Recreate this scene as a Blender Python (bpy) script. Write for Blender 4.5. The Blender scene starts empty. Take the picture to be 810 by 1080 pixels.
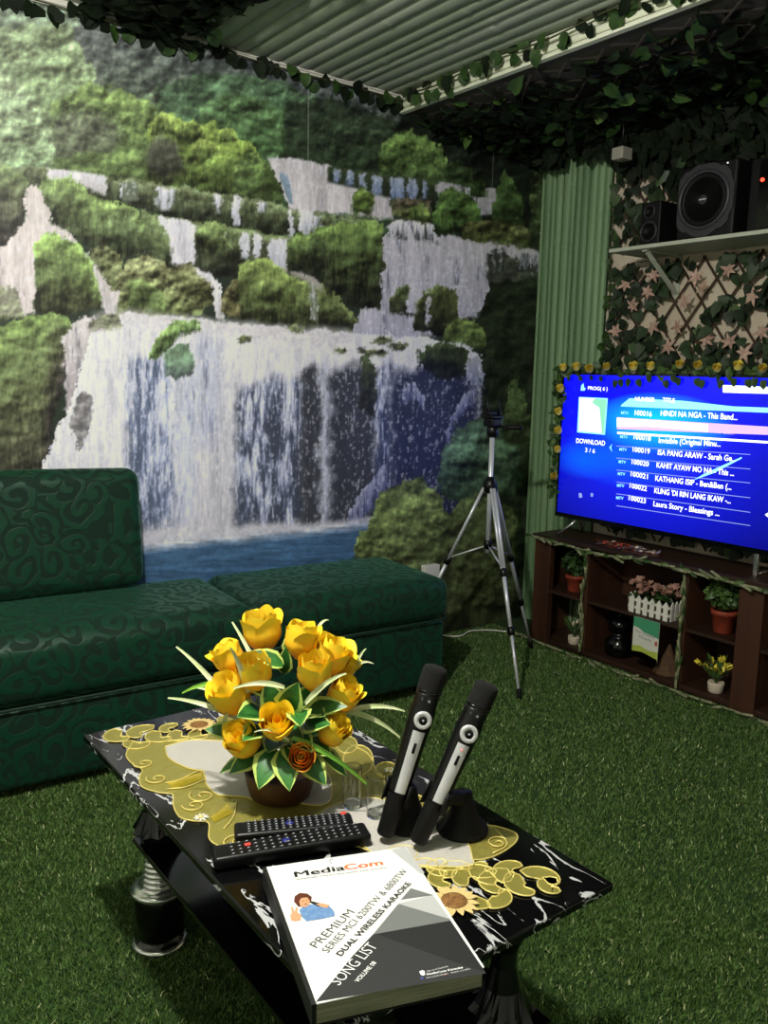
import bpy, bmesh, math, random
import numpy as np
from mathutils import Vector, Matrix, Quaternion
random.seed(7); np.random.seed(7)
S = bpy.context.scene
COL = S.collection
PI = math.pi
R = random.uniform
# ------------------------------------------------------------------ camera
F, PITCH, ROLL, YAW, H = 890.0, math.radians(9.3), math.radians(1.2), math.radians(37.0), 1.15
_f = np.array([math.sin(YAW)*math.cos(PITCH), math.cos(YAW)*math.cos(PITCH), -math.sin(PITCH)])
_r0 = np.array([math.cos(YAW), -math.sin(YAW), 0.0]); _u0 = np.cross(_r0, _f)
_r = math.cos(ROLL)*_r0 + math.sin(ROLL)*_u0
_u = -math.sin(ROLL)*_r0 + math.cos(ROLL)*_u0
EYE = np.array([0, 0, H])
cam = bpy.data.cameras.new('camera'); cam.sensor_width = 36; cam.lens = F/1080*36; cam.clip_start = .02
co = bpy.data.objects.new('camera', cam); COL.objects.link(co)
co.matrix_world = Matrix(((_r[0], _u[0], -_f[0], 0), (_r[1], _u[1], -_f[1], 0), (_r[2], _u[2], -_f[2], H), (0, 0, 0, 1)))
S.camera = co
def _ray(x, y): return _f*F + _r*(x-405) - _u*(y-540)
def onz(x, y, z): d = _ray(x, y); return EYE + d*(z-H)/d[2]          # a point seen in the photo, on a level plane
def onx(x, y, X): d = _ray(x, y); return EYE + d*X/d[0]
def ony(x, y, Y): d = _ray(x, y); return EYE + d*Y/d[1]
def lin(c): 
    return tuple((v/12.92 if v <= .04045 else ((v+.055)/1.055)**2.4) for v in c)
def C8(r, g, b): return lin((r/255, g/255, b/255))
# ------------------------------------------------------------------ materials
def mat(name, col, rough=.6, metal=0., col2=None, scale=20., bump=0., bscale=None, spec=.5, sheen=0., trans=0., ior=1.45, emit=None, estr=0., coat=0., stretch=None, contrast=(.35, .65)):
    m = bpy.data.materials.new(name); m.use_nodes = True
    n = m.node_tree.nodes; l = m.node_tree.links; b = n['Principled BSDF']
    b.inputs['Base Color'].default_value = (*col, 1); b.inputs['Roughness'].default_value = rough
    b.inputs['Metallic'].default_value = metal; b.inputs['Specular IOR Level'].default_value = spec
    b.inputs['Transmission Weight'].default_value = trans; b.inputs['IOR'].default_value = ior
    b.inputs['Sheen Weight'].default_value = sheen; b.inputs['Coat Weight'].default_value = coat
    if emit: b.inputs['Emission Color'].default_value = (*emit, 1); b.inputs['Emission Strength'].default_value = estr
    if col2 or bump:
        tc = n.new('ShaderNodeTexCoord'); mp = n.new('ShaderNodeMapping'); l.new(tc.outputs['Object'], mp.inputs[0])
        if stretch: mp.inputs['Scale'].default_value = stretch
    if col2:
        t = n.new('ShaderNodeTexNoise'); t.inputs['Scale'].default_value = scale; t.inputs['Detail'].default_value = 5
        l.new(mp.outputs[0], t.inputs['Vector'])
        r = n.new('ShaderNodeValToRGB'); r.color_ramp.elements[0].color = (*col, 1); r.color_ramp.elements[1].color = (*col2, 1)
        r.color_ramp.elements[0].position = contrast[0]; r.color_ramp.elements[1].position = contrast[1]
        l.new(t.outputs['Fac'], r.inputs[0]); l.new(r.outputs[0], b.inputs['Base Color'])
    if bump:
        t2 = n.new('ShaderNodeTexNoise'); t2.inputs['Scale'].default_value = bscale or scale; t2.inputs['Detail'].default_value = 4
        l.new(mp.outputs[0], t2.inputs['Vector'])
        bp = n.new('ShaderNodeBump'); bp.inputs['Strength'].default_value = bump; bp.inputs['Distance'].default_value = .01
        l.new(t2.outputs['Fac'], bp.inputs['Height']); l.new(bp.outputs[0], b.inputs['Normal'])
    return m
def attr_mat(name, attr='Col', rough=.6, bump=0, bscale=60, spec=.5, gain=1.):
    m = mat(name, (1, 1, 1), rough, spec=spec, bump=bump, bscale=bscale)
    n = m.node_tree.nodes; l = m.node_tree.links
    a = n.new('ShaderNodeAttribute'); a.attribute_name = attr
    l.new(a.outputs['Color'], n['Principled BSDF'].inputs['Base Color'])
    return m
# ------------------------------------------------------------------ mesh builder
class MB:
    def __init__(s): s.v = []; s.f = []; s.mi = []; s.sm = []
    def add(s, vs, fs, m=0, smooth=True):
        o = len(s.v); s.v += [tuple(map(float, p)) for p in vs]
        for f in fs: s.f.append(tuple(i+o for i in f)); s.mi.append(m); s.sm.append(smooth)
        return s
    def box(s, lo, hi, m=0, M=None):
        (a, b, c), (d, e, f) = lo, hi
        vs = [(a,b,c),(d,b,c),(d,e,c),(a,e,c),(a,b,f),(d,b,f),(d,e,f),(a,e,f)]
        if M is not None: vs = [M @ Vector(p) for p in vs]
        return s.add(vs, [(0,3,2,1),(4,5,6,7),(0,1,5,4),(1,2,6,5),(2,3,7,6),(3,0,4,7)], m, False)
    def rbox(s, lo, hi, r=.01, n=4, m=0, M=None, puff=0., ns=None):
        lo = Vector(lo); hi = Vector(hi); c = (lo+hi)/2; h = (hi-lo)/2
        r = min(r, *(h*.999)); idx = {}; vs = []; fs = []
        if ns is None: ns = [n, n, n]
        def axis(hh, k):
            inner = hh-r; a = [-hh + r*(1-math.cos(i/3*PI/2)) if 0 else -hh+r*i/3 for i in range(3)]
            mid = [-inner + 2*inner*i/k for i in range(k+1)]
            return a + mid + [hh-r*i/3 for i in (2, 1, 0)]
        ax = [axis(h[i], ns[i]) for i in range(3)]
        def V(p):
            q = Vector([max(-(h[i]-r), min(h[i]-r, p[i])) for i in range(3)]); d = p-q
            if d.length > 1e-9:
                # even out the corner
                t = Vector([math.tan(x/r*PI/4) for x in d]); w = t.normalized()*r
                q = q + w
            if puff:
                k = [1-(p[i]/h[i])**2 for i in range(3)]
                q = q + Vector((q.x*0, 0, math.copysign(puff*k[0]*k[1], q.z) if abs(p.z) > h.z-r*1.01 else 0))
                if abs(p.y) > h.y-r*1.01: q.y += math.copysign(puff*.5*k[0]*k[2], q.y)
            key = (round(q.x, 5), round(q.y, 5), round(q.z, 5))
            if key not in idx:
                idx[key] = len(vs); w = q + c; vs.append(M @ w if M is not None else w)
            return idx[key]
        for a in range(3):
            b, d = (a+1) % 3, (a+2) % 3
            for sg in (-1, 1):
                for i in range(len(ax[b])-1):
                    for j in range(len(ax[d])-1):
                        q = []
                        for (ii, jj) in ((i, j), (i+1, j), (i+1, j+1), (i, j+1)):
                            p = Vector((0, 0, 0)); p[a] = sg*h[a]; p[b] = ax[b][ii]; p[d] = ax[d][jj]; q.append(V(p))
                        if sg < 0: q.reverse()
                        q2 = []
                        for k in q:
                            if k not in q2: q2.append(k)
                        if len(q2) > 2: fs.append(tuple(q2))
        return s.add(vs, fs, m, True)
    def lathe(s, prof, c=(0, 0, 0), n=24, m=0, M=None, axis=None, smooth=True, cap=True, wob=None):
        vs = []; fs = []; k = len(prof)
        if axis is not None: M = Vector((0, 0, 1)).rotation_difference(Vector(axis)).to_matrix().to_4x4()
        for i, (r, z) in enumerate(prof):
            for j in range(n):
                a = 2*PI*j/n; rr = r*(1+(wob(a, i/(k-1)) if wob else 0))
                p = Vector((rr*math.cos(a), rr*math.sin(a), z))
                if M is not None: p = M @ p
                vs.append(p + Vector(c))
        for i in range(k-1):
            for j in range(n):
                j2 = (j+1) % n
                fs.append((i*n+j, i*n+j2, (i+1)*n+j2, (i+1)*n+j))
        if cap:
            if prof[0][0] > 1e-6: fs.append(tuple(range(n-1, -1, -1)))
            if prof[-1][0] > 1e-6: fs.append(tuple((k-1)*n+j for j in range(n)))
        return s.add(vs, fs, m, smooth)
    def tube(s, pts, r=.005, n=8, m=0, cap=True):
        pts = [Vector(p) for p in pts]; rs = r if isinstance(r, (list, tuple)) else [r]*len(pts)
        vs = []; fs = []; up = Vector((0, 0, 1)); T0 = None
        for i, p in enumerate(pts):
            t = (pts[min(i+1, len(pts)-1)]-pts[max(i-1, 0)]).normalized()
            if i == 0:
                a = t.orthogonal().normalized()
            else:
                a = (a - t*a.dot(t)).normalized()
            b = t.cross(a)
            for j in range(n):
                w = 2*PI*j/n; vs.append(p + (a*math.cos(w)+b*math.sin(w))*rs[i])
        for i in range(len(pts)-1):
            for j in range(n):
                j2 = (j+1) % n; fs.append((i*n+j, i*n+j2, (i+1)*n+j2, (i+1)*n+j))
        if cap: fs.append(tuple(range(n-1, -1, -1))); fs.append(tuple((len(pts)-1)*n+j for j in range(n)))
        return s.add(vs, fs, m, True)
    def slab(s, pts, d, m=0):
        """polygon pts (3-D, in order) thickened by vector d"""
        k = len(pts); d = Vector(d); P = [Vector(p) for p in pts]; vs = P + [p+d for p in P]
        nrm = Vector((0, 0, 0))
        for i in range(k): nrm += P[i].cross(P[(i+1) % k])
        up = nrm.dot(d) > 0
        fs = [tuple(range(k, 2*k)), tuple(range(k-1, -1, -1))] if up else [tuple(range(2*k-1, k-1, -1)), tuple(range(k))]
        for i in range(k):
            j = (i+1) % k; fs.append((i, j, j+k, i+k) if up else (j, i, i+k, j+k))
        return s.add(vs, fs, m, False)
    def grid(s, fn, nu, nv, m=0, smooth=True):
        vs = [fn(i/nu, j/nv) for j in range(nv+1) for i in range(nu+1)]
        fs = [(j*(nu+1)+i, j*(nu+1)+i+1, (j+1)*(nu+1)+i+1, (j+1)*(nu+1)+i) for j in range(nv) for i in range(nu)]
        return s.add(vs, fs, m, smooth)
    def leaf(s, p, tip, nrm, L, W, m=0, fold=.25, droop=.15, shape='ivy', m2=None):
        t = Vector(tip).normalized(); n = Vector(nrm); n = (n - t*n.dot(t))
        n = n.normalized() if n.length > 1e-6 else t.orthogonal().normalized()
        b = t.cross(n); p = Vector(p)
        prof = {'ivy': [(0, .10), (-.06, .34), (.22, .50), (.55, .40), (.82, .17)], 'round': [(0, .12), (.02, .38), (.35, .5), (.68, .4), (.9, .16)],
                'lance': [(0, .1), (.12, .3), (.35, .5), (.62, .42), (.85, .2)], 'blade': [(0, .35), (.25, .5), (.5, .48), (.75, .36), (.92, .16)]}[shape]
        vs = []; 
        for (u, w) in prof:
            u2 = max(u, 0)
            c = p + t*(u2*L) - n*(droop*L*u2*u2)
            e = p + t*(u*L) - n*(droop*L*u2*u2) + n*(fold*w*W)
            vs += [e - b*w*W, c, e + b*w*W]
        vs.append(p + t*L - n*(droop*L))
        k = len(prof); fs = []; mm = []
        for i in range(k-1):
            fs += [(3*i, 3*i+1, 3*i+4, 3*i+3), (3*i+1, 3*i+2, 3*i+5, 3*i+4)]
        q = 3*(k-1); e = 3*k
        fs += [(q, q+1, e), (q+1, q+2, e)]
        s.add(vs, fs, m, True)
        if m2 is not None:                                   # paler margin: a rim strip laid along both edges
            for side in (0, 2):
                rim = []; 
                for i in range(k):
                    ed = Vector(vs[3*i+side]); ce = Vector(vs[3*i+1]); rim += [ed + (ed-ce)*.02 + n*.0006, ed.lerp(ce, .3) + n*.0006]
                rim += [Vector(vs[-1]) + n*.0006]
                f2 = [(2*i, 2*i+1, 2*i+3, 2*i+2) for i in range(k-1)] + [(2*k-2, 2*k-1, 2*k)]
                s.add(rim, f2, m2, True)
        return s
    def build(s, name, mats, parent=None, loc=None, bevel=0.):
        me = bpy.data.meshes.new(name)
        L = Vector((0, 0, 0))
        if parent is not None and loc is None:
            q = parent
            while q is not None: L += q.location; q = q.parent
        elif loc is not None: L = Vector(loc)
        v = [(a-L.x, b-L.y, c-L.z) for (a, b, c) in s.v] if L.length else s.v
        me.from_pydata(v, [], s.f)
        for mm in (mats if isinstance(mats, (list, tuple)) else [mats]): me.materials.append(mm)
        me.polygons.foreach_set('material_index', s.mi); me.polygons.foreach_set('use_smooth', s.sm)
        me.update()
        o = bpy.data.objects.new(name, me); COL.objects.link(o)
        if parent is not None: o.parent = parent
        elif loc is not None: o.location = L
        if bevel:
            md = o.modifiers.new('bevel', 'BEVEL'); md.width = bevel; md.segments = 2; md.limit_method = 'ANGLE'
        return o
def thing(name, label, cat, loc=(0, 0, 0), group=None):
    o = bpy.data.objects.new(name, None); COL.objects.link(o); o.location = loc; o.empty_display_size = .05
    return tag(o, label, cat, group)
def tag(o, label, cat, group=None, kind=None):
    o['label'] = label; o['category'] = cat
    if group: o['group'] = group
    if kind: o['kind'] = kind
    return o
def struct(o): o['kind'] = 'structure'; return o
_txt = {}
def glyphs(text, bold=0.):
    k = (text, bold)
    if k not in _txt:
        cu = bpy.data.curves.new('lettering', 'FONT'); cu.body = text; cu.offset = bold; cu.resolution_u = 3; cu.size = 1
        ob = bpy.data.objects.new('lettering', cu); COL.objects.link(ob)
        dg = bpy.context.evaluated_depsgraph_get(); me = bpy.data.meshes.new_from_object(ob.evaluated_get(dg))
        v = [(p.co.x, p.co.y) for p in me.vertices]; f = [tuple(p.vertices) for p in me.polygons]
        bpy.data.objects.remove(ob); bpy.data.curves.remove(cu); bpy.data.meshes.remove(me); _txt[k] = (v, f)
    return _txt[k]
def text(mb, s, a, b, up, m=0, bold=0., cap=.72):
    """lettering s along the baseline a-b, capital height = length of up"""
    v, f = glyphs(s, bold); x0 = min(p[0] for p in v); x1 = max(p[0] for p in v)
    a = Vector(a); X = (Vector(b)-a)/(x1-x0); U = Vector(up)/cap
    mb.add([a + X*(p[0]-x0) + U*p[1] for p in v], f, m, False)
def bez(p0, p1, p2, p3, n=12):
    P = [Vector(p) for p in (p0, p1, p2, p3)]
    return [P[0]*(1-t)**3+P[1]*3*t*(1-t)**2+P[2]*3*t*t*(1-t)+P[3]*t**3 for t in [i/n for i in range(n+1)]]
def catmull(P, n=6):
    P = [Vector(p) for p in P]; P = [P[0]*2-P[1]]+P+[P[-1]*2-P[-2]]; out = []
    for i in range(1, len(P)-2):
        for k in range(n):
            t = k/n; a, b, c, d = P[i-1:i+3]
            out.append(.5*((2*b)+(c-a)*t+(2*a-5*b+4*c-d)*t*t+(3*b-a-3*c+d)*t**3))
    return out+[P[-2]]
def dup(o, parent=None):
    c = o.copy(); COL.objects.link(c); c.parent = parent
    for ch in list(o.children): dup(ch, c)
    return c
# ------------------------------------------------------------------ materials used
M_black = mat('black_plastic', C8(8, 8, 9), .34, spec=.4)
M_blackrub = mat('black_rubber', C8(9, 9, 10), .6, spec=.3)
M_gloss = mat('gloss_black', C8(8, 8, 9), .12)
M_chrome = mat('chrome', (.8, .8, .79), .16, .9)
M_silver = mat('brushed_silver', C8(206, 206, 208), .36, .35)
M_white = mat('white_plastic', C8(225, 222, 212), .5)
M_leafd = mat('ivy_leaf_dark', C8(28, 52, 20), .5, col2=C8(52, 80, 32), scale=25)
M_leafm = mat('ivy_leaf_mid', C8(54, 80, 36), .45, col2=C8(80, 108, 52), scale=25)
M_leafl = mat('ivy_leaf_pale', C8(92, 114, 66), .5, col2=C8(112, 136, 82), scale=25)
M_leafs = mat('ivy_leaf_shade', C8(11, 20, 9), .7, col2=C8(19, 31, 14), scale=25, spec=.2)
M_vine = mat('vine_stem', C8(60, 62, 34), .8)
M_twig = mat('pale_twig', C8(150, 150, 116), .8, col2=C8(92, 102, 66), scale=60)
M_wood = mat('dark_wood', C8(74, 43, 26), .55, col2=C8(52, 29, 18), scale=14, stretch=(1, 1, .08), contrast=(.3, .7))
M_woodtop = mat('dark_wood_board', C8(56, 35, 24), .5, col2=C8(42, 25, 17), scale=14, stretch=(1, .08, 1))
M_terra = mat('terracotta', C8(152, 62, 38), .6, col2=C8(132, 52, 32), scale=20)
M_cream = mat('cream_paint', C8(206, 194, 172), .8, col2=C8(190, 176, 154), scale=6)
# ------------------------------------------------------------------ room shell
X0, X1, Y0, Y1, ZC = -1.3, 2.94, -1.3, 2.765, 2.225
m_ground = mat('turf_backing', C8(44, 70, 28), .95, col2=C8(30, 52, 20), scale=90)
b = MB(); b.box((X0-.1, Y0-.1, -.08), (X1+.1, Y1+.1, 0)); struct(b.build('floor', m_ground))
m_wall = mat('plain_wall', C8(206, 206, 196), .85)
b = MB(); b.box((X0-.1, Y1, 0), (X1+.1, Y1+.1, 2.4)); struct(b.build('wall_back', m_wall))
b = MB(); b.box((X1, Y0, 0), (X1+.1, Y1, 2.4)); struct(b.build('wall_right', M_cream))
b = MB(); b.box((X0-.1, Y0, 0), (X0, Y1, 2.4)); struct(b.build('wall_left', m_wall))
b = MB(); b.box((X0-.1, Y0-.1, 0), (X1+.1, Y0, 2.4)); struct(b.build('wall_front', m_wall))
m_bam = mat('pale_green_bamboo', C8(166, 174, 156), .5, col2=C8(134, 148, 124), scale=9, stretch=(1, .12, 1))
def ridges(mb, xs, fn, m=0, depth=.014):
    """half-round bamboo ridges; fn(x across, s along 0..1, out) gives the point"""
    for (a, w, nodes) in xs:
        k = 6
        def pt(u, v, a=a, w=w):
            th = PI*u; return fn(a + w*(1-math.cos(th))/2, v, math.sin(th)*min(depth, w*.45))
        mb.grid(pt, k, 1, m)
        for s in nodes:                                        # the ring of each bamboo joint
            def rg(u, v, a=a, w=w, s=s):
                th = PI*u; return fn(a + w*(1-math.cos(th))/2, s + (v-.5)*.006, math.sin(th)*min(depth, w*.45)+.003*math.sin(PI*v))
            mb.grid(rg, k, 2, m)
b = MB(); b.box((X0-.1, Y0-.1, ZC+.002), (X1+.1, Y1+.1, ZC+.1))
xs = []; x = 1.285
while x < 2.125:
    w = random.choice((.05, .058, .066, .04)); w = min(w, 2.128-x); xs.append((x, w, sorted(R(0, 1) for _ in range(8)))); x += w+.003
ridges(b, xs, lambda a, s, o: (a, -1.25+s*(Y1+1.24), ZC-o+.002))
struct(b.build('ceiling', m_bam))
# dropped soffit over the television side
m_soff = mat('soffit_board', C8(88, 86, 78), .8, col2=C8(70, 68, 62), scale=5)
b = MB(); b.box((2.135, -.9, 2.150), (X1, Y1, ZC)); struct(b.build('trim_1', m_soff))
m_fas = mat('fascia_bamboo', C8(236, 240, 216), .5, col2=C8(214, 222, 190), scale=10, stretch=(1, .15, 1))
b = MB()
for k, (z, w) in enumerate(((2.222, .027), (2.193, .022), (2.169, .016))):
    ridges(b, [(z, w, sorted(R(0, 1) for _ in range(8)))], lambda a, s, o: (2.134-o*.8, -.9+s*(Y1+.89), a-w), depth=.011)
b.box((2.112, -.9, 2.146), (2.135, Y1, 2.153)); struct(b.build('trim_2', m_fas))
b = MB()
b.box((X0, Y1-.010, 2.2082), (2.11, Y1, 2.2122)); struct(b.build('trim_3', M_white))
b = MB(); b.box((X1-.012, Y0, 0), (X1, 2.4, .06)); struct(b.build('baseboard_right', M_wood))
# bamboo strip left of the television
m_bamw = mat('green_bamboo_strip', C8(128, 158, 116), .5, col2=C8(96, 128, 90), scale=9, stretch=(1, 1, .1))
b = MB(); b.box((2.928, 2.368, .0), (X1-.001, Y1-.008, 2.149), 1)
xs = []; y = 2.37
while y < Y1-.014:
    w = min(random.choice((.03, .036, .024, .04)), Y1-.008-y); xs.append((y, w, sorted(R(0, 1) for _ in range(7)))); y += w+random.choice((.002, .004, .006))
ridges(b, xs, lambda a, s, o: (2.928-o, a, .002+s*2.145), depth=.014)
tag(b.build('bamboo_panel', [m_bamw, mat('bamboo_gap', C8(30, 48, 28), .8)]), 'green ridged bamboo strip on the wall between waterfall mural and television', 'wall panel')
# ------------------------------------------------------------------ waterfall mural (a flat print on the back wall)
def _h(ix, iy, s):
    n = (ix.astype(np.int64)*374761393 + iy.astype(np.int64)*668265263 + s*1442695041) & 0xffffffff
    n = ((n ^ (n >> 13))*1274126177) & 0xffffffff
    return ((n ^ (n >> 16)) & 0xffff)/65535.
def vn(x, y, s):
    ix = np.floor(x); iy = np.floor(y); fx = x-ix; fy = y-iy
    fx = fx*fx*(3-2*fx); fy = fy*fy*(3-2*fy); ix = ix.astype(np.int64); iy = iy.astype(np.int64)
    a = _h(ix, iy, s); b = _h(ix+1, iy, s); c = _h(ix, iy+1, s); d = _h(ix+1, iy+1, s)
    return (a*(1-fx)+b*fx)*(1-fy)+(c*(1-fx)+d*fx)*fy
def fbm(x, y, s, o=4):
    t = 0; a = .5; n = 0
    for k in range(o): t = t+a*vn(x, y, s+k*17); n += a; a *= .55; x = x*2.03+3.1; y = y*2.03+1.7
    return t/n
gx = np.concatenate([np.arange(-.6, .55, .014), np.arange(.55, X1-.006, .0042), [X1-.006]])
gz = np.concatenate([[.003], np.arange(.06, 2.197, .0042), [2.2]])
GX, GZ = np.meshgrid(gx, gz); NP = GX.size
MY = Y1-.006
dx, dy, dz = GX.ravel(), np.full(NP, MY), GZ.ravel()-H
zc = dx*_f[0]+dy*_f[1]+dz*_f[2]
PX = 405+F*(dx*_r[0]+dy*_r[1]+dz*_r[2])/zc; PY = 540-F*(dx*_u[0]+dy*_u[1]+dz*_u[2])/zc
n1 = fbm(PX/14, PY/14, 1, 4)-.5; n2 = fbm(PX/14, PY/14, 2, 4)-.5
nl = fbm(PX/5., PY/5., 3, 3); nb = fbm(PX/30, PY/30, 4, 4); nf = vn(PX/2.1, PY/2.1, 5)
nst = fbm(PX/3.2, PY/26, 6, 4); nst2 = fbm(PX/9, PY/70, 8, 3); nm = fbm(PX/2.6, PY/8., 7, 3)
ncl = fbm(PX/11, PY/10, 9, 4)
IMG = np.zeros((NP, 3)); IMG[:] = (40, 48, 38)
def ss(d, f): return np.clip(d/f+.5, 0, 1)
grs = fbm(PX/1.7, PY/9, 11, 3); wfi = fbm(PX/1.5, PY/11, 12, 3); drp = fbm(PX/2.2, PY/3.4, 13, 3)
rel = (fbm(PX/9, PY/8, 14, 4)-fbm((PX+2.2)/9, (PY+3.2)/8, 14, 4)); rel = np.clip(-rel*3.2, -1, 1)
rel2 = (fbm(PX/22, PY/18, 15, 3)-fbm((PX+4)/22, (PY+6)/18, 15, 3)); rel2 = np.clip(-rel2*3.2, -1, 1)
def band(top, bot, ct, cb, kind='leaf', warp=5, fe=2.5, p=1., dark=None, dens=.5, alpha=1.):
    x = PX+warp*1.6*n1; y = PY+warp*1.6*n2
    if kind in ('leaf', 'moss', 'rock'):
        y = y-warp*(nl-.5)*1.6-2.6*(nf-.5)-(5.*(grs-.5) if kind == 'moss' else 0); x = x+warp*(nm-.5)*1.2+2.*(nf-.5)
    elif kind == 'water':
        x = x+3*(wfi-.5)+3*(nf-.5)+6*(nl-.5); y = y+5*(drp-.5)
    tx, ty = zip(*top); bx, by = zip(*bot)
    T = np.interp(x, tx, ty); B = np.interp(x, bx, by)
    x0 = -2000 if tx[0] <= 0 else tx[0]
    m = ss(y-T, fe)*ss(B-y, fe*1.5)*ss(x-x0, fe)*ss(tx[-1]-x, fe)*alpha
    i = m > .003
    if not i.any(): return
    t = np.clip((y[i]-T[i])/np.maximum(B[i]-T[i], 1), 0, 1)[:, None]**p
    c = np.array(ct, float)*(1-t)+np.array(cb, float)*t
    if kind == 'leaf':
        k = .88+.30*rel[i]+.46*rel2[i]+.42*(nl[i]-.5)+.22*(nf[i]-.5)+.6*(ncl[i]-.5); c = c*np.maximum(k, .22)[:, None]
        hi = np.clip(rel[i]*.9+(nf[i]-.5)*.5-.25, 0, 1)[:, None]; c = c+np.array((46, 48, 20))*hi*(ct[1]/220.)
    elif kind == 'moss':
        edge = np.clip(1-(y[i]-T[i])/7., 0, 1)
        k = .90+.42*(grs[i]-.5)+.40*rel2[i]+.22*rel[i]+.16*(nf[i]-.5)+.22*edge-.40*t[:, 0]**2; c = c*np.maximum(k, .2)[:, None]
        lo = np.clip((t[:, 0]-.45)*2, 0, 1)*np.clip((nst[i]-.48)*5, 0, 1); c = c*(1-.55*lo)[:, None]
    elif kind == 'rock':
        k = .84+.5*rel[i]+.45*rel2[i]+.5*(nl[i]-.5)+.25*(nf[i]-.5); c = c*np.maximum(k, .2)[:, None]
    elif kind == 'water':
        d = np.array(dark if dark is not None else (110, 118, 140), float)
        s = nst[i]*.42+wfi[i]*.26+nst2[i]*.34+drp[i]*.06-.04+.10*(1-t[:, 0])*(dens < .7)
        q = np.clip((s-(1-dens))*4.2+.5, 0, 1)[:, None]; q = q*q*(3-2*q); mid = (d*.42+c*.58)*np.array((.95, .97, 1.04))
        c = np.where(q < .5, d*(1-2*q)+mid*2*q, mid*(2-2*q)+c*(2*q-1))
        c = c*(.93+.05*nf[i]+.07*(drp[i]-.5)+.22*(wfi[i]-.5)+.26*(nst2[i]-.5))[:, None]
        sp = np.clip((drp[i]+.25*(nf[i]-.5)+.5*(wfi[i]-.5)-.62)*6, 0, 1)[:, None]; c = c*(1-.5*sp)+np.array((228, 226, 238))*.5*sp
    elif kind == 'foam':
        c = c*(.86+.22*nl[i]+.10*(nf[i]-.5))[:, None]
    elif kind == 'cliff':
        k = .45+.5*nst[i]+.4*nl[i]; c = c*k[:, None]
    mm = m[i][:, None]; IMG[i] = IMG[i]*(1-mm)+c*mm
W = (240, 238, 250)
# far forest
band([(0, -80), (640, -80)], [(0, 260), (640, 260)], (70, 84, 66), (52, 72, 46), 'leaf', p=.8)
band([(0, -80), (170, -80), (200, 100)], [(0, 200), (200, 200)], (150, 165, 140), (120, 140, 95), 'leaf')
band([(80, 30), (120, 20), (200, 40), (330, 78), (420, 110)], [(80, 105), (140, 100), (200, 90), (330, 130), (420, 150)], (96, 98, 104), (78, 88, 78), 'leaf', warp=10, alpha=.8)
band([(165, 92), (200, 80), (240, 78), (290, 85), (320, 98), (360, 112), (400, 140)], [(165, 200), (400, 200)], (86, 112, 78), (58, 84, 44), 'leaf')
band([(210, 110), (240, 98), (270, 100), (300, 118)], [(210, 190), (300, 190)], (98, 128, 72), (60, 88, 44), 'leaf')
band([(300, 108), (350, 102), (410, 125), (470, 150)], [(300, 190), (470, 200)], (54, 66, 48), (42, 56, 34), 'leaf')
band([(420, 100), (470, 120), (580, 130)], [(420, 215), (580, 300)], (30, 36, 27), (24, 30, 20), 'leaf')
# bright trees at left
band([(0, 30), (40, 22), (75, 30), (95, 70), (105, 95)], [(0, 170), (105, 150)], (164, 178, 118), (126, 146, 84), 'leaf', warp=8)
band([(55, 110), (90, 88), (125, 92), (150, 105), (165, 110)], [(55, 178), (165, 172)], (150, 172, 76), (100, 120, 54), 'leaf', warp=7)
band([(52, 128), (75, 116), (100, 118), (125, 128)], [(52, 168), (90, 176), (125, 160)], (104, 104, 92), (88, 90, 76), 'leaf', warp=7, fe=16, alpha=.75)
band([(0, 78), (20, 84), (38, 108), (55, 140), (60, 158)], [(0, 176), (60, 172)], (176, 190, 132), (142, 160, 104), 'leaf', warp=7)
# moss bushes, middle
band([(60, 168), (90, 160), (130, 158), (160, 170)], [(60, 184), (160, 194)], (120, 138, 62), (92, 108, 48), 'leaf')
band([(155, 132), (170, 120), (190, 122), (205, 135), (222, 128), (240, 140), (262, 152), (280, 172), (284, 205)], [(155, 192), (200, 198), (284, 214)], (164, 182, 62), (112, 130, 46), 'moss', warp=6)
for (a, bb, c, d, e) in ((186, 124, 216, 150, 1), (200, 146, 232, 172, 1), (215, 162, 262, 206, 0), (232, 132, 250, 152, 1), (160, 120, 186, 142, 1)):
    band([(a, bb+9), (a+(c-a)*.25, bb+2), ((a+c)/2, bb), (a+(c-a)*.75, bb+3), (c, bb+10)], [(a, d), (c, d)], (178, 192, 72) if e else (150, 172, 64), (84, 98, 40), 'moss', warp=4)
band([(154, 155), (168, 143), (186, 150), (194, 175)], [(154, 178), (175, 190), (194, 182)], (92, 94, 74), (76, 78, 58), 'moss', warp=4, fe=8)
band([(246, 172), (262, 160), (280, 168), (296, 178), (298, 205)], [(246, 205), (298, 215)], (120, 140, 62), (70, 84, 40), 'leaf')
# upper falls
band([(284, 164), (315, 168), (345, 174), (375, 190), (410, 205), (414, 222)], [(284, 168), (300, 205), (306, 222), (360, 226), (414, 232)], (206, 202, 208), (216, 210, 214), 'water', warp=3, dark=(160, 160, 176), dens=.78)
band([(296, 180), (304, 185), (310, 212)], [(296, 190), (306, 214), (312, 216)], (150, 170, 190), (120, 140, 160), 'foam', warp=3)
band([(345, 176), (400, 182), (440, 186), (482, 190)], [(345, 192), (380, 200), (410, 208), (440, 212), (482, 216)], (70, 82, 50), (40, 48, 36), 'cliff', warp=3)
for (a, w, t, bt) in ((352, 6, 178, 192), (366, 8, 180, 196), (380, 6, 182, 202), (394, 9, 184, 205), (412, 14, 187, 210), (430, 10, 188, 212), (446, 5, 189, 210)):
    band([(a, t), (a+w, t+1)], [(a, bt), (a+w, bt)], (170, 180, 200), (120, 140, 180), 'water', warp=2, dens=.6, dark=(60, 70, 80))
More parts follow.
